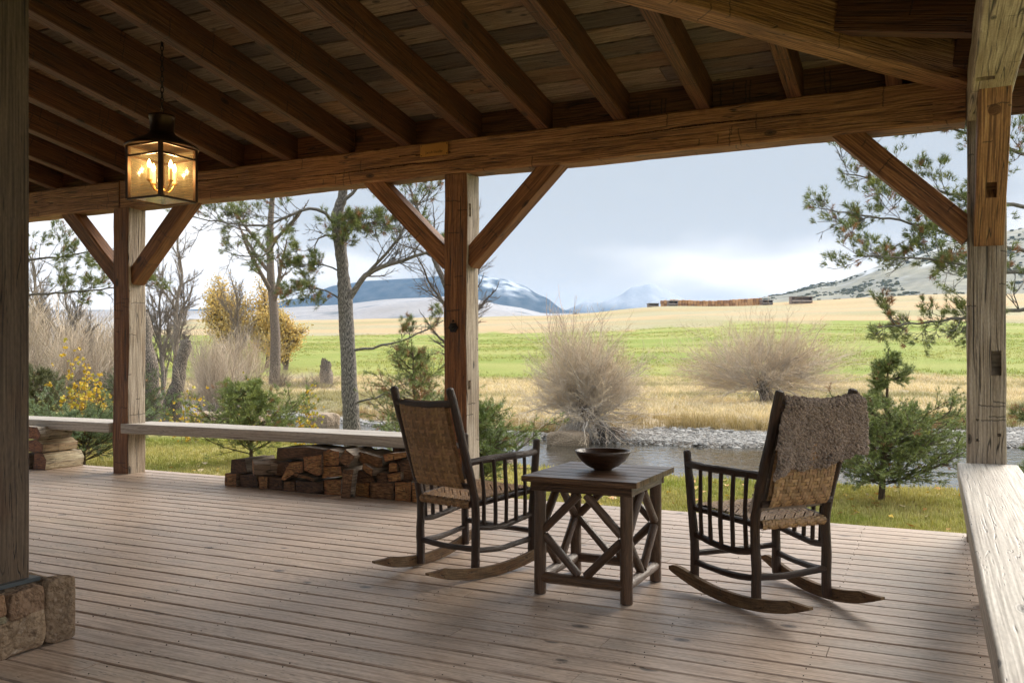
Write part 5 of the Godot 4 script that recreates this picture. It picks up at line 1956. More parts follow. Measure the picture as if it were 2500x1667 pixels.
func pine(label: String, at: Vector3, trunk: Array, limbs: Array, sd: int, bark: Color, brown := 0.16, group := "") -> Node3D:
	var t := thing("pine_tree", label, "pine", at, deg_to_rad(YAW), group)
	var p := Plant.new()
	p.r.seed = sd
	var pts := PackedVector3Array()
	var rr := PackedFloat32Array()
	for k in trunk.size() - 1:
		for q in 6:
			var f := q / 6.0
			pts.append((trunk[k][0] as Vector3).lerp(trunk[k + 1][0], f))
			rr.append(lerpf(trunk[k][1], trunk[k + 1][1], f))
	pts.append(trunk[-1][0])
	rr.append(trunk[-1][1])
	p.wood.tube(pts, rr, 14, bark, bark, false, 1.6, 0.02, nw)
	put("trunk", p.wood.mesh(), M.bark, t)
	var b := Plant.new()
	b.r.seed = sd + 1
	var tufts := []
	for l in limbs:
		pine_limb(b, l[0], l[1] * 0.72, l[2] * 0.8, l[3], l[4], l[5], bark * 1.6, tufts)
	put("limbs", b.wood.mesh(), M.bark, t)
	needles(t, tufts, 0.085, 22, 0.0034, 0.07, PINE, 3 if sd == 21 else 2, sd, brown, 0.04)
	return t


# young conifer: whorls of arching branches clothed in needles
func sapling(label: String, at: Vector3, height: float, radius: float, whorls: int, sd: int, cols: Array, droop: float, tuft_len: float, dense: int, group := "young conifers by the water", brown := 0.02, bare_top := 0.0) -> void:
	var t := thing("young_conifer", label, "conifer", at, 0.0, group)
	var p := Plant.new()
	p.r.seed = sd
	var tr := wander(p, Vector3(0, -0.1, 0), Vector3.UP, height + 0.1, 0.012 + height * 0.016, 0.006, 10, 0.03, 0.0, Color(0.3, 0.22, 0.15), Color(0.36, 0.24, 0.15), 7)
	put("trunk", p.wood.mesh(), M.bark, t)
	var b := Plant.new()
	b.r.seed = sd + 4
	var tufts := []
	for w in whorls:
		var f := (w + 0.5) / whorls
		var y := lerpf(0.10, 0.93, f) * height
		var i := mini(int(f * 10), 9)
		var base := tr[i].lerp(tr[i + 1], f * 10 - i)
		base.y = y
		var L := radius * (1.05 - pow(f, 1.1)) * 1.05 + 0.10
		var nbr := 7 if f < 0.6 else 5
		if bare_top > 0.0 and f > bare_top:
			nbr = 3
			L *= 0.62
			if w % 2 == 1 and f < 0.85:
				continue
		for k in nbr:
			var az := TAU * (k + b.r.randf()) / nbr
			var l2 := L * b.r.randf_range(0.5, 1.3)
			var s := wander(b, base + Vector3(0, b.r.randf_range(-0.05, 0.05), 0), Vector3(cos(az), 0.35 - droop, sin(az)), l2, 0.010, 0.004, 6, 0.12, 0.07, Color(0.28, 0.2, 0.13), Color(0.3, 0.23, 0.14), 4)
			for q in range(1, 7):
				tufts.append([s[q], (s[q] - s[q - 1]).normalized() + Vector3(0, 0.25, 0)])
				for e in 2:
					var dd := any_side(b, (s[q] - s[q - 1]).normalized(), 0.8)
					dd.y = dd.y * 0.5 - droop * 0.5 + 0.12
					var u := wander(b, s[q], dd, l2 * 0.34 * (1.2 - q * 0.1), 0.005, 0.003, 2, 0.15, 0.05, Color(0.28, 0.2, 0.13), Color(0.3, 0.23, 0.14), 3)
					tufts.append([u[1], dd])
					tufts.append([u[2], dd + Vector3(0, 0.15, 0)])
	for k in 5:
		tufts.append([tr[10] - Vector3(0, 0.06 * k, 0), Vector3.UP])
	put("limbs", b.wood.mesh(), M.bark, t)
	needles(t, tufts, tuft_len, 22, 0.0028, 0.07, cols, dense, sd, brown, 0.025)


func grass_tuft(h: float, blades: int, wide: float, spread: float, bend: float, sd: int) -> ArrayMesh:
	var mb := MB.new()
	var r := RandomNumberGenerator.new()
	r.seed = sd
	for k in blades:
		var a := r.randf() * TAU
		var base := Vector3(cos(a), 0, sin(a)) * spread * r.randf()
		var b := r.randf() * TAU
		var out := Vector3(cos(b), 0, sin(b)) * bend * h * r.randf_range(0.3, 1.2)
		var hh := h * r.randf_range(0.55, 1.15)
		var side := Vector3(-sin(b), 0, cos(b)) * wide
		var mid := base + out * 0.35 + Vector3(0, hh * 0.6, 0)
		var tip := base + out + Vector3(0, hh, 0)
		var g := r.randf_range(0.8, 1.2)
		var c := Color(g, g, g)
		mb.quad(base - side, mid - side * 0.8, mid + side * 0.8, base + side, c)
		mb.tri(mid - side * 0.8, tip, mid + side * 0.8, c)
	return mb.mesh()


func build_grass() -> void:
	var r := RandomNumberGenerator.new()
	r.seed = 808
	var xf := []
	var cc := []
	while xf.size() < 42000:
		var d := 6.6 + 11.5 * pow(r.randf(), 1.25)
		var v := r.randf_range(-0.62, 0.62) * d
		var rv := d - river_mid(v)
		if rv > -4.8:
			continue
		var w := vd(v, d)
		if w.z > -6.76 and w.x < 0.62:
			continue
		var s := r.randf_range(0.7, 1.4) * (1.0 + 0.5 * smoothstep(-6.0, -5.1, rv))
		xf.append(Transform3D(Basis(Vector3.UP, r.randf() * TAU).scaled(Vector3(s, s * r.randf_range(0.7, 1.2), s)), vd(v, d, ground_y(v, d) - 0.005)))
		var n := 0.42 + 0.9 * nz.get_noise_2d(v * 6.0, d * 6.0) + 0.7 * nz.get_noise_2d(v * 1.2 + 300.0, d * 1.2) + r.randf_range(-0.35, 0.35)
		cc.append(mixc(LAWN * 1.05, LAWN_DRY * 1.05, n) * r.randf_range(0.75, 1.25))
	var g := many("lawn_grass", grass_tuft(0.055, 7, 0.0032, 0.035, 0.6, 3), M.grass, xf, cc)
	tag(g, "short green and straw grass of the lawn before the river", "grass", "", "stuff")
	# tall dry grass on the far bank and towards the meadow
	xf = []
	cc = []
	while xf.size() < 42000:
		var d := 21.0 + 46.0 * pow(r.randf(), 1.6)
		var v := r.randf_range(-0.60, 0.62) * d
		var rv := d - river_mid(v)
		var n2 := nz.get_noise_2d(v * 1.2 + 300.0, d * 1.2)
		if rv < 6.4 + 1.0 * n2 + 1.4 * smoothstep(1.0, 4.5, v) or d > 66.0:
			continue
		if nz.get_noise_2d(v * 4.0, d * 4.0) + r.randf_range(-0.4, 0.5) < -0.1:
			continue
		var s := r.randf_range(0.5, 1.3) * lerpf(0.75, 1.15, smoothstep(5.0, 30.0, rv))
		var bank := smoothstep(8.6, 7.2, rv - 2.0 * smoothstep(1.0, 4.5, v))
		xf.append(Transform3D(Basis(Vector3.UP, r.randf() * TAU).scaled(Vector3(s * 1.2, s * r.randf_range(0.6, 1.2) * (0.8 + 0.5 * bank), s * 1.2)), vd(v, d, ground_y(v, d) - 0.02)))
		var c := mixc(STRAW * 1.25, STRAW2 * 1.25, r.randf())
		c = mixc(c, Color(0.28, 0.19, 0.07), bank * 0.7)
		c = mixc(c, Color(0.2, 0.2, 0.07), clampf(n2 * 2.4 - 0.2 + r.randf_range(-0.2, 0.2), 0.0, 0.6))
		cc.append(c * r.randf_range(0.75, 1.2))
	var h := many("dry_grass", grass_tuft(0.26, 9, 0.007, 0.12, 0.55, 5), M.grass, xf, cc)
	tag(h, "straw-coloured tall dry grass across the far bank", "grass", "", "stuff")
	# taller tussocks through the meadow and the dry rise
	xf = []
	cc = []
	while xf.size() < 26000:
		var d := 58.0 + 190.0 * pow(r.randf(), 1.5)
		var v := r.randf_range(-0.45, 0.62) * d
		if nz.get_noise_2d(v * 0.8, d * 0.5) + r.randf_range(-0.3, 0.3) < 0.05:
			continue
		var s := r.randf_range(0.6, 1.5)
		xf.append(Transform3D(Basis(Vector3.UP, r.randf() * TAU).scaled(Vector3(s * 1.6, s * r.randf_range(0.5, 1.1), s * 1.6)), vd(v, d, ground_y(v, d) - 0.03)))
		var gc := ground_color(v, d)
		cc.append(mixc(gc, Color(0.55, 0.45, 0.2), r.randf_range(0.0, 0.5)) * r.randf_range(0.7, 1.25))
	var mg := many("meadow_grass", grass_tuft(0.24, 8, 0.012, 0.2, 0.5, 9), M.grass, xf, cc)
	tag(mg, "green and yellow tussocks of the wide meadow", "grass", "", "stuff")
	# fallen yellow leaves on the lawn
	xf = []
	cc = []
	for k in 620:
		var d := r.randf_range(6.9, 14.0)
		var v := r.randf_range(-0.6, 0.6) * d
		if d - river_mid(v) > -5.4:
			continue
		var w := vd(v, d)
		if w.z > -6.8 and w.x < 0.65:
			continue
		xf.append(Transform3D(Basis.from_euler(Vector3(r.randf_range(-0.5, 0.5), r.randf() * TAU, r.randf_range(-0.5, 0.5))).scaled(Vector3.ONE * r.randf_range(0.5, 1.1)), vd(v, d, ground_y(v, d) + 0.04)))
		cc.append([Color(0.55, 0.36, 0.05), Color(0.5, 0.25, 0.07), Color(0.55, 0.42, 0.22)][r.randi() % 3] * r.randf_range(0.7, 1.2))
	var lm := MB.new()
	lm.quad(Vector3(-0.03, 0, -0.025), Vector3(-0.035, 0.01, 0.03), Vector3(0.02, 0.0, 0.04), Vector3(0.035, 0.012, -0.03))
	var lv := many("fallen_leaf_litter", lm.mesh(), M.leaf, xf, cc)
	tag(lv, "fallen yellow and brown leaves scattered over the lawn", "leaves", "", "stuff")
	# gravel bar
	xf = []
	cc = []
	while xf.size() < 42000:
		var v := r.randf_range(-14.0, 17.0)
		var wide := 1.1 + 1.9 * smoothstep(1.0, 5.0, v) + 0.6 * nz.get_noise_2d(v * 8.0, 3.0)
		var rv := 5.1 + wide * pow(r.randf(), 0.8)
		var d := river_mid(v) + rv
		var s := r.randf_range(0.016, 0.042) * (1.0 if r.randf() < 0.96 else 2.6)
		xf.append(Transform3D(Basis.from_euler(Vector3(r.randf() * 0.6, r.randf() * TAU, r.randf() * 0.6)).scaled(Vector3(s * r.randf_range(1.0, 1.7), s * 0.7, s)), vd(v, d, maxf(ground_y(v, d), -1.05) + s * 0.12)))
		var q := r.randf_range(0.12, 0.42)
		cc.append(Color(q, q * 0.94, q * 0.86))
	var gv := many("river_gravel", rock(Vector3.ONE, 8.0, 0.15, 2), M.pebble, xf, cc)
	tag(gv, "pale rounded gravel along the far water's edge", "gravel", "", "stuff")


func build_plants() -> void:
	var grey := Color(0.60, 0.55, 0.50)
	var tan_ := Color(0.60, 0.47, 0.31)
	willow("big round bare willow with tangled roots at the water's edge", vd(2.45, 23.2, ground_y(2.45, 23.3)), Vector3(2.0, 3.3, 1.9), Vector3(-1.0, 0, 0.3), 430, 3, grey, tan_, 150)
	willow("broad bare willow spreading low on the dry bank", vd(9.5, 32.6, ground_y(9.5, 32.6)), Vector3(3.9, 3.3, 2.4), Vector3(-0.5, 0, 0), 480, 13, grey * 0.95, tan_, 30, 0.05)
	# thin upright bare bush behind the round willow
	shrub("bare_bush", "tall pinkish bare bush rising behind the round willow", "bush", vd(2.3, 34.0, ground_y(2.3, 34)), Vector3(1.5, 3.9, 1.2), 46, 17, Color(0.4, 0.3, 0.27), Color(0.5, 0.36, 0.3))
	# the old pine beside the river, coordinates relative to its foot (x right, y up, -z ahead)
	var pv := -2.8
	var pd := 15.5
	var py := ground_y(pv, pd)
	var tr := [[Vector3(0.02, -0.2, 0), 0.19], [Vector3(0.0, 0.25, 0), 0.155], [Vector3(-0.05, 1.0, 0), 0.142], [Vector3(-0.13, 2.75, 0), 0.128], [Vector3(-0.18, 3.25, 0), 0.10], [Vector3(-0.22, 3.65, 0), 0.108], [Vector3(-0.3, 4.15, 0), 0.095], [Vector3(-0.19, 4.5, 0), 0.085], [Vector3(-0.10, 5.2, 0.05), 0.07], [Vector3(-0.15, 6.6, 0.1), 0.045], [Vector3(-0.1, 8.0, 0), 0.015]]
	var limbs := [
		[[Vector3(-0.15, 2.62, 0), Vector3(0.27, 3.15, 0.1), Vector3(0.72, 3.33, 0.2), Vector3(1.35, 3.5, 0.3), Vector3(1.75, 3.42, 0.3)], 0.085, 0.018, 22, 0.8, 0.12],
		[[Vector3(0.27, 3.15, 0.1), Vector3(0.7, 3.6, 0.25), Vector3(1.1, 4.2, 0.3), Vector3(1.35, 4.6, 0.2)], 0.045, 0.012, 20, 0.75, 0.5],
		[[Vector3(-0.28, 4.0, 0), Vector3(-0.5, 4.25, 0.25), Vector3(-0.83, 4.2, 0.45), Vector3(-1.3, 3.95, 0.6), Vector3(-1.85, 3.95, 0.6), Vector3(-2.65, 4.1, 0.5)], 0.045, 0.010, 26, 0.8, 0.6],
		[[Vector3(-0.83, 4.2, 0.45), Vector3(-1.15, 3.85, 0.3), Vector3(-1.55, 3.45, 0.2), Vector3(-2.2, 3.55, 0.1)], 0.035, 0.01, 9, 0.6, 0.25],
		[[Vector3(-0.22, 4.35, 0), Vector3(0.2, 4.75, 0.2), Vector3(0.8, 5.2, 0.3)], 0.05, 0.015, 15, 0.8, 0.6],
		[[Vector3(-0.25, 3.2, 0), Vector3(-0.55, 3.32, 0.3), Vector3(-1.05, 3.22, 0.4)], 0.022, 0.008, 8, 0.38, 1.0],
		[[Vector3(-0.2, 2.7, 0), Vector3(-0.6, 2.9, 0.35), Vector3(-1.12, 2.82, 0.4)], 0.022, 0.008, 9, 0.42, 1.0],
		[[Vector3(-0.2, 3.55, 0), Vector3(-0.1, 3.8, 0.35), Vector3(0.05, 4.1, 0.4)], 0.02, 0.008, 13, 0.5, 1.0],
		[[Vector3(0.1, 4.3, 0), Vector3(0.35, 4.1, 0.35), Vector3(0.7, 3.95, 0.4)], 0.02, 0.008, 12, 0.45, 0.9],
		[[Vector3(-0.25, 3.85, 0), Vector3(-0.55, 3.75, 0.3), Vector3(-0.62, 3.5, 0.3)], 0.03, 0.01, 4, 0.4, 0.2],
		[[Vector3(0.05, 1.82, 0), Vector3(0.5, 1.9, 0.15), Vector3(1.0, 2.05, 0.2), Vector3(1.6, 2.35, 0.1)], 0.034, 0.01, 8, 0.5, 0.6],
		[[Vector3(-0.1, 5.3, 0), Vector3(-0.9, 5.5, 0.2), Vector3(-1.8, 5.3, 0.3)], 0.05, 0.012, 11, 0.7, 0.6],
		[[Vector3(-0.12, 5.9, 0), Vector3(0.7, 6.2, 0.2), Vector3(1.5, 6.3, 0.3)], 0.045, 0.012, 11, 0.7, 0.6],
		[[Vector3(-0.1, 6.8, 0), Vector3(-0.7, 7.2, 0.1), Vector3(-1.2, 7.3, 0.2)], 0.03, 0.01, 9, 0.6, 0.8],
		[[Vector3(0.0, 0.9, 0), Vector3(0.45, 1.0, 0.2), Vector3(0.9, 1.25, 0.2), Vector3(1.2, 1.2, 0.1)], 0.03, 0.008, 10, 0.5, 0.1]]
	pine("tall grey-barked pine with gnarled half-bare limbs by the river", vd(pv, pd, py), tr, limbs, 5, Color(0.42, 0.39, 0.36), 0.13, "pines around the porch")
	# pine at the far left, mostly behind the thick post
	var lt := [[Vector3(-0.1, -0.2, 0), 0.2], [Vector3(0, 2.5, 0), 0.16], [Vector3(0, 6, 0), 0.09], [Vector3(0, 8, 0), 0.03]]
	var ll := []
	for q in [[2.75, 2.75, 0.1, 1], [3.35, 2.2, 0.1, 1], [4.1, 2.1, 0.4, 1], [4.9, 2.0, 0.4, 0], [5.6, 2.2, 0.3, 1], [6.5, 1.6, 0.4, 0]]:
		ll.append([[Vector3(0, q[0], 0), Vector3(q[1] * 0.5, q[0] + q[2], 0.15), Vector3(q[1], q[0] + q[2] * 1.3 + 0.08, 0.3 * q[3])], 0.035, 0.009, 13, 0.6, 0.72])
	pine("pine reaching green boughs past the left post", vd(-8.9, 15.4, ground_y(-8.9, 15.4)), lt, ll, 8, Color(0.32, 0.29, 0.26), 0.05, "pines around the porch")
	# pine at the right, trunk beyond the corner post
	var rt := [[Vector3(0.1, -0.2, 0), 0.24], [Vector3(0, 3, 0), 0.19], [Vector3(0, 6, 0), 0.13], [Vector3(0, 9, 0), 0.03]]
	var rl := []
	for q in [[4.2, 4.1, 0.75, 0.2], [3.9, 3.7, 0.3, 0.6], [3.5, 3.2, -0.35, 0.2], [4.9, 3.6, 0.7, -0.3], [5.6, 3.2, 0.8, 0.3], [6.6, 2.4, 0.6, 0.2]]:
		rl.append([[Vector3(0, q[0], 0), Vector3(-q[1] * 0.35, q[0] + q[2] * 0.3, q[3] * 0.5), Vector3(-q[1] * 0.7, q[0] + q[2] * 0.75, q[3]), Vector3(-q[1], q[0] + q[2], q[3])], 0.055, 0.010, 20, 0.75, 0.85])
	for q in [[1.6, 1.0, 0.2], [0.9, 1.0, 0.2]]:
		rl.append([[Vector3(0, q[0], 0), Vector3(-q[1] * 0.5, q[0] + 0.1, 0.2), Vector3(-q[1], q[0] + q[2], 0.3)], 0.03, 0.008, 9, 0.5, 0.7])
	pine("pine hanging bough ends beside the grey corner post", vd(8.75, 13.6, ground_y(8.75, 13.6)), rt, rl, 21, Color(0.40, 0.38, 0.36), 0.13, "pines around the porch")
	# young conifers
	sapling("bushy young pine growing beyond the long bench", vd(-4.15, 14.0, ground_y(-4.15, 14.0)), 1.35, 0.9, 8, 41, [Color(0.27, 0.31, 0.09), Color(0.33, 0.36, 0.11), Color(0.19, 0.24, 0.07)], 0.02, 0.055, 2)
	sapling("dense young spruce with a spindly leader beside the right rocking chair", vd(4.15, 9.9, ground_y(4.15, 9.9)), 1.72, 0.8, 13, 43, [Color(0.22, 0.26, 0.08), Color(0.27, 0.30, 0.10), Color(0.17, 0.21, 0.07)], 0.2, 0.042, 3, "young conifers by the water", 0.03, 0.55)
	sapling("young green pine half hidden by the middle post and left chair", vd(-0.52, 9.7, ground_y(-0.52, 9.7)), 1.15, 0.8, 8, 47, [Color(0.22, 0.28, 0.085), Color(0.27, 0.32, 0.10), Color(0.16, 0.21, 0.065)], 0.05, 0.05, 2)
	sapling("loose young pine standing just left of the middle post", vd(-1.55, 14.2, ground_y(-1.55, 14.2)), 1.95, 1.0, 7, 53, [Color(0.19, 0.23, 0.07), Color(0.24, 0.27, 0.085)], -0.05, 0.07, 1, "young conifers by the water", 0.2)
	# bare cottonwoods and others
	bare_tree("cottonwood", "tall bare cottonwood standing right behind the middle post", vd(-1.75, 29.0, ground_y(-1.75, 29)), 9.5, 0.17, 61, Color(0.36, 0.32, 0.29), Color(0.42, 0.35, 0.30), {"kids": [6, 6, 7, 9], "spread": 0.85, "dir": Vector3(0.12, 1, -0.05), "ratio": 0.45, "thin": 0.4, "curl": 0.22}, "bare cottonwoods across the river")
	bare_tree("cottonwood", "pale leafless cottonwood beside the leaning dead snags", vd(-21.5, 56.0, ground_y(-21.5, 56)), 11.5, 0.2, 64, Color(0.48, 0.42, 0.36), Color(0.66, 0.57, 0.48), {"kids": [7, 7, 6, 8], "least": 0.013, "spread": 0.7, "stem": 0.5, "from": 0.15, "ratio": 0.5}, "bare cottonwoods across the river")
	bare_tree("cottonwood", "dark-trunked leafless cottonwood between the old pine and yellow trees", vd(-14.6, 54.0, ground_y(-14.6, 54)), 13.5, 0.36, 66, Color(0.34, 0.28, 0.23), Color(0.36, 0.3, 0.26), {"kids": [4, 5, 5, 5], "least": 0.011, "spread": 0.85, "from": 0.4, "dir": Vector3(0.04, 1, 0.02), "curl": 0.07, "stem": 0.75, "ratio": 0.33}, "bare cottonwoods across the river")
	bare_tree("cottonwood", "far leafless cottonwood at the edge of the left thicket", vd(-36.0, 68.0, ground_y(-36, 68)), 12.0, 0.3, 68, Color(0.46, 0.40, 0.35), Color(0.56, 0.49, 0.42), {"kids": [6, 6, 6, 7], "least": 0.014}, "bare cottonwoods across the river")
	for q in [[-18.6, 47.0, 8.0, 81, "slender pale sapling tree between the snags and the golden cottonwoods"], [-25.0, 50.0, 9.5, 83, "pale many-branched bare tree behind the left front post"], [-28.5, 54.0, 9.0, 85, "pale bare tree above the tall tangle of brush"], [-20.3, 64.0, 9.0, 87, "greyish bare tree just left of the golden cottonwoods"]]:
		bare_tree("cottonwood", q[4], vd(q[0], q[1], ground_y(q[0], q[1])), q[2], 0.13, q[3], Color(0.46, 0.40, 0.35), Color(0.64, 0.56, 0.47), {"kids": [7, 7, 7, 8], "least": 0.011, "spread": 0.6, "from": 0.12, "ratio": 0.5, "lift": 0.1, "thin": 0.42}, "bare cottonwoods across the river")
	# yellow cottonwoods
	var yel := [Color(0.70, 0.50, 0.16), Color(0.74, 0.56, 0.22), Color(0.68, 0.55, 0.30)]
	for q in [[-25.6, 78.0, 10.5, 71, "tallest golden cottonwood standing between the two bare trees"], [-22.3, 80.0, 9.2, 72, "golden cottonwood crowding the right side of the tallest golden one"], [-19.3, 75.0, 6.2, 73, "lower thinly leaved golden cottonwood behind the dark trunk"]]:
		var t := bare_tree("cottonwood", q[4], vd(q[0], q[1], ground_y(q[0], q[1])), q[2], 0.22, q[3], Color(0.28, 0.22, 0.17), Color(0.4, 0.3, 0.2), {"kids": [5, 6, 6, 8], "least": 0.014, "spread": 0.75, "lift": 0.05, "stem": 0.42, "from": 0.12, "ratio": 0.58}, "golden cottonwoods across the river")
		leaves(t, last_tips, 1.5 if q[3] != 73 else 0.9, 0.12, yel, q[3], 0.5)
	# dead snags: two leaning broken trunks
	for q in [[-15.9, 39.0, Vector3(-0.45, 4.6, 0), 0.42, "grey broken snag leaning away from the dark one"], [-15.0, 38.5, Vector3(0.75, 3.4, 0), 0.34, "dark dead trunk leaning out of the same root as the grey snag"]]:
		var t := thing("dead_snag", q[4], "snag", vd(q[0], q[1], ground_y(q[0], q[1])), deg_to_rad(YAW), "dead snags across the river")
		var p := Plant.new()
		p.r.seed = int(q[1] * 10)
		var e: Vector3 = q[2]
		var pts := PackedVector3Array()
		var rr := PackedFloat32Array()
		for k in 13:
			pts.append(Vector3(0, -0.2, 0).lerp(e, k / 12.0) + Vector3(0.05 * sin(k * 1.3), 0, 0.05 * cos(k * 1.7)))
			rr.append(lerpf(q[3] * 1.4, q[3] * 0.62, pow(k / 12.0, 0.6)))
		p.wood.tube(pts, rr, 12, Color(0.2, 0.16, 0.13), Color(0.42, 0.36, 0.3), true, 1.0, 0.12, nw)
		for k in 7:
			wander(p, e, Vector3(p.r.randf_range(-0.6, 0.6), 1, p.r.randf_range(-0.6, 0.6)), p.r.randf_range(0.2, 0.5), 0.09, 0.01, 2, 0.2, 0, Color(0.36, 0.3, 0.25), Color(0.45, 0.38, 0.3), 5)
		put("trunk", p.wood.mesh(), M.bark, t)
	# stump of a snapped trunk in the dry grass
	var stp := thing("tree_stump", "upright broken stump alone in the dry grass", "stump", vd(-11.6, 55.0, ground_y(-11.6, 55)))
	var sm := MB.new()
	sm.tube(PackedVector3Array([Vector3(0, -0.2, 0), Vector3(0.02, 0.25, 0), Vector3(0, 0.7, 0), Vector3(0, 1.05, 0), Vector3(-0.02, 1.25, 0)]), PackedFloat32Array([0.48, 0.38, 0.34, 0.33, 0.31]), 16, Color(0.5, 0.43, 0.36), Color(0.38, 0.32, 0.27), true, 1.0, 0.2, nw)
	for k in 16:
		var az := TAU * k / 16.0
		var hh := 0.15 + 0.32 * clampf(0.5 - 0.7 * cos(az) + rng.randf_range(-0.3, 0.3), 0.0, 1.0)
		sm.tube(PackedVector3Array([Vector3(cos(az) * 0.25, 1.1, sin(az) * 0.25), Vector3(cos(az) * 0.26, 1.2 + hh * 0.5, sin(az) * 0.26), Vector3(cos(az) * 0.24, 1.22 + hh, sin(az) * 0.24)]), PackedFloat32Array([0.08, 0.07, 0.015]), 6, Color(0.46, 0.39, 0.33), Color(0.4, 0.34, 0.28))
	put("trunk", sm.mesh(), M.bark, stp)
	# bare beige thickets
	var bg := "bare thickets across the river"
	var bushes := [
		[-12.4, 37.0, Vector3(2.0, 3.1, 1.6), 70, "dense beige bare bush in front of the golden cottonwoods"],
		[-15.0, 44.0, Vector3(2.2, 3.4, 1.6), 60, "beige bare bush behind the dense one, towards the snags"],
		[-20.0, 40.0, Vector3(3.0, 4.2, 2.0), 80, "tall pale tangle of bare brush beside the left front post"],
		[-23.5, 43.0, Vector3(3.0, 4.6, 2.0), 80, "tallest pale tangle of bare brush behind the green boughs"],
		[-19.5, 35.0, Vector3(2.4, 2.6, 1.8), 70, "greyish bare brush low behind the yellow shrub"],
		[-27.0, 58.0, Vector3(3.4, 5.0, 2.0), 70, "far pale brush rising beyond the leafless cottonwood"],
		[-30.0, 62.0, Vector3(3.6, 5.4, 2.0), 70, "farther pale brush at the left end of the thicket"],
		[-12.9, 49.0, Vector3(1.2, 1.5, 1.0), 40, "dark twiggy bush at the foot of the dark-trunked cottonwood"],
		[-10.8, 48.0, Vector3(1.8, 1.1, 1.2), 44, "low brown brush between the dark-trunked cottonwood and the stump"],
		[-18.0, 60.0, Vector3(3.0, 3.4, 2.0), 60, "pale brush under the golden cottonwoods"]]
	var sd := 200
	for b in bushes:
		var dk: float = 0.55 if "dark" in b[4] else (0.8 if "greyish" in b[4] else 1.0)
		shrub("bare_bush", b[4], "bush", vd(b[0], b[1], ground_y(b[0], b[1])), b[2], int(b[3] * 1.5), sd, Color(0.42, 0.35, 0.29) * dk, Color(0.52, 0.42, 0.31) * dk, bg, 20)
		sd += 3
	# yellow shrubs near the water
	var ys := [Color(0.62, 0.42, 0.04), Color(0.70, 0.50, 0.06), Color(0.48, 0.42, 0.06)]
	for q in [[-7.35, 15.2, Vector3(0.85, 1.75, 0.7), 22, 301, 2.2, "leafy yellow shrub behind the green juniper"], [-6.35, 17.4, Vector3(0.7, 1.0, 0.6), 14, 304, 0.8, "sparse yellow-leaved shrub right of the left front post"], [-5.3, 17.6, Vector3(0.6, 1.25, 0.5), 12, 307, 1.0, "sparse yellow shrub behind the bushy young pine"], [-3.75, 16.2, Vector3(0.5, 1.15, 0.5), 12, 310, 1.3, "slim yellow shrub just left of the grey pine trunk"]]:
		var t := shrub("yellow_shrub", q[6], "shrub", vd(q[0], q[1], ground_y(q[0], q[1])), q[2], q[3], q[4], Color(0.2, 0.15, 0.11), Color(0.3, 0.2, 0.12), "yellow shrubs along the bank", 6)
		leaves(t, last_tips, q[5], 0.055, ys, q[4], 0.06)
	# grey-green juniper and a darker conifer clump at the left
	sapling("grey-green spreading juniper on the lawn beyond the far bench", vd(-6.6, 13.6, ground_y(-6.6, 13.6)), 0.75, 1.15, 6, 321, [Color(0.19, 0.25, 0.11), Color(0.24, 0.30, 0.15)], 0.0, 0.045, 3, "evergreens at the left")
	sapling("olive-green evergreen rising behind the spreading juniper", vd(-9.2, 17.0, ground_y(-9.2, 17.0)), 1.5, 0.9, 7, 323, [Color(0.13, 0.14, 0.05), Color(0.16, 0.16, 0.06)], 0.05, 0.05, 2, "evergreens at the left")
	sapling("dark green conifer behind the leafy yellow shrub", vd(-8.1, 18.6, ground_y(-8.1, 18.6)), 1.6, 0.9, 6, 325, [Color(0.10, 0.125, 0.05), Color(0.12, 0.145, 0.06)], 0.0, 0.06, 1, "evergreens at the left")
	# boulders
	for q in [[1.45, 22.4, Vector3(0.95, 0.6, 0.8), "smooth grey boulder in the water at the willow's roots", 0.3], [-0.3, 18.4, Vector3(0.7, 0.36, 0.6), "flat dark rock breaking the water left of the willow", 0.2], [-6.2, 28.8, Vector3(0.9, 0.7, 0.8), "blue-grey boulder on the far shore behind the pine trunk", 0.34], [-8.8, 29.2, Vector3(1.6, 0.7, 1.1), "wide pale boulder on the shore right of the left front post", 0.4], [-10.4, 30.0, Vector3(1.2, 0.6, 1.0), "smaller pale boulder beside the wide one", 0.36]]:
		var o := put("boulder", rock(q[2], q[0] * 3 + 5, 0.08, 7, Color(1, 1, 1) * q[4] * 2.0), M.stone)
		o.position = vd(q[0], q[1], -1.0)
		tag(o, q[3], "boulder", "boulders in and beside the river")


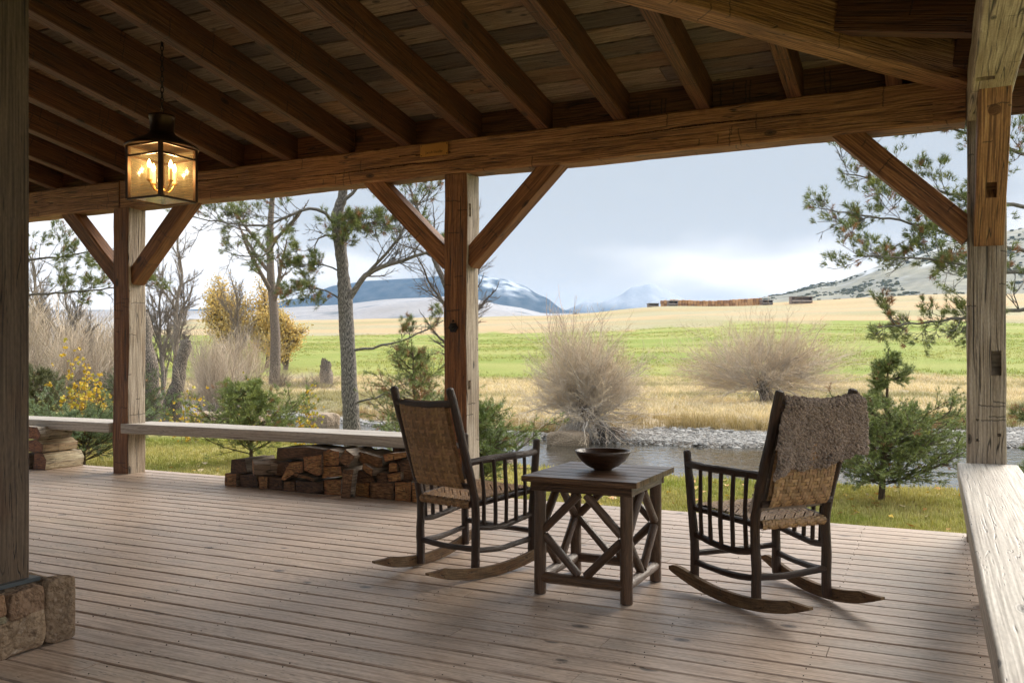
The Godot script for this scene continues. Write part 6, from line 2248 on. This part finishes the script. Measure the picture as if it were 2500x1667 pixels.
func build_sky() -> ImageTexture:
	var w := 1536
	var h := 768
	var f := FastNoiseLite.new()
	f.seed = 48
	f.noise_type = FastNoiseLite.TYPE_SIMPLEX_SMOOTH
	f.frequency = 1.0
	f.fractal_octaves = 5
	var g := FastNoiseLite.new()
	g.seed = 62
	g.noise_type = FastNoiseLite.TYPE_SIMPLEX_SMOOTH
	g.frequency = 1.0
	g.fractal_octaves = 3
	var im := Image.create(w, h, false, Image.FORMAT_RGBF)
	im.fill(Color(0.35, 0.34, 0.3))
	for y in h / 2 + 4:
		var el := PI * (0.5 - (y + 0.5) / h)
		var se := sin(el)
		for x in w:
			var az := TAU * (x + 0.5) / w
			var dx := cos(el) * sin(az)
			var dz := cos(el) * cos(az)
			# clouds lie on a flat deck: flatten towards the horizon
			var k := 1.0 / (maxf(se, 0.0) + 0.22)
			var n := f.get_noise_3d(dx * k * 0.55, 0.4, dz * k * 0.55)
			var b := g.get_noise_3d(dx * 1.4, se * 5.0 + 3.0, dz * 1.4)
			var m := clampf(0.36 + 1.55 * n + 0.75 * b, 0.0, 1.0)
			m = m * m * (3 - 2 * m)
			var low := exp(-maxf(se, 0.0) * 9.0)
			var dark := Color(0.36, 0.40, 0.44)
			var pale := Color(0.86, 0.86, 0.86)
			var c := dark.lerp(pale, clampf(m + low * 0.8, 0.0, 1.0)) * lerpf(1.0, 1.4, low)
			c = Color(c.r * lerpf(1.0, 1.10, low), c.g, c.b * lerpf(1.0, 0.88, low))
			var up := 0.425 * (1.0 + SKY_UP * se * se)
			im.set_pixel(x, y, Color(c.r * up, c.g * up, c.b * up))
	return ImageTexture.create_from_image(im)


const SKY_UP := 3.4
const FOG := 0.00007


func _ready() -> void:
	# camera
	var cam := Camera3D.new()
	cam.name = "camera"
	cam.projection = Camera3D.PROJECTION_FRUSTUM
	cam.near = 0.1
	cam.far = 16000.0
	cam.keep_aspect = Camera3D.KEEP_HEIGHT
	cam.size = 0.1 * 1667.0 / 2153.0
	cam.frustum_offset = Vector2(0, 0.1 * 36.5 / 2153.0)
	cam.position = Vector3(0, EYE, 0)
	cam.rotation_degrees = Vector3(0, YAW, 0)
	cam.current = true
	add_child(cam)
	# sky, air, exposure
	var we := WorldEnvironment.new()
	we.name = "environment"
	var e := Environment.new()
	e.background_mode = Environment.BG_SKY
	e.tonemap_mode = Environment.TONE_MAPPER_LINEAR
	e.tonemap_exposure = 3.1
	var sky := Sky.new()
	var pm := PanoramaSkyMaterial.new()
	pm.panorama = build_sky()
	sky.sky_material = pm
	e.sky = sky
	e.sdfgi_enabled = true
	e.ssao_enabled = true
	e.ssil_enabled = true
	e.fog_enabled = true
	e.fog_density = FOG
	e.fog_light_color = Color(0.50, 0.75, 1.0)
	we.environment = e
	add_child(we)
	# a veiled sun ahead and to the right, spread wide by the cloud
	var sun := DirectionalLight3D.new()
	sun.name = "sun"
	sun.light_energy = 0.5
	sun.light_color = Color(1.0, 0.96, 0.9)
	sun.light_angular_distance = 32.0
	sun.shadow_enabled = true
	sun.rotation_degrees = Vector3(-31, 158, 0)
	add_child(sun)

	rng.seed = 1
	nz.noise_type = FastNoiseLite.TYPE_SIMPLEX_SMOOTH
	nz.seed = 4
	nz.frequency = 0.05
	nz.fractal_octaves = 3
	nw.noise_type = FastNoiseLite.TYPE_SIMPLEX_SMOOTH
	nw.seed = 6
	nw.frequency = 6.0
	nw.fractal_octaves = 2
	make_materials()
	for k in 3:
		M["hay%d" % k] = mat(null, 0.95, null, 0.0, [Color(0.74, 0.58, 0.42), Color(0.66, 0.50, 0.34), Color(0.58, 0.44, 0.32)][k])
	build_ground()
	build_hills()
	build_farm()
	build_deck()
	build_roof()
	build_posts()
	build_benches()
	build_shade_wall()
	build_plinth()
	build_lantern()
	make_chair("dark hickory rocking chair with bare woven back near the firewood pile", Vector3(-2.40, 0.0, -4.44), deg_to_rad(-14.6), 0.015, Color(0.44, 0.28, 0.15), 100)
	var c2 := make_chair("dark hickory rocking chair with a sheepskin over its back", Vector3(-0.76, 0.0, -4.51), deg_to_rad(48.8), -0.02, Color(0.50, 0.33, 0.18), 200)
	build_throw(c2)
	build_table()
	build_logs()
	build_plants()
	build_grass()
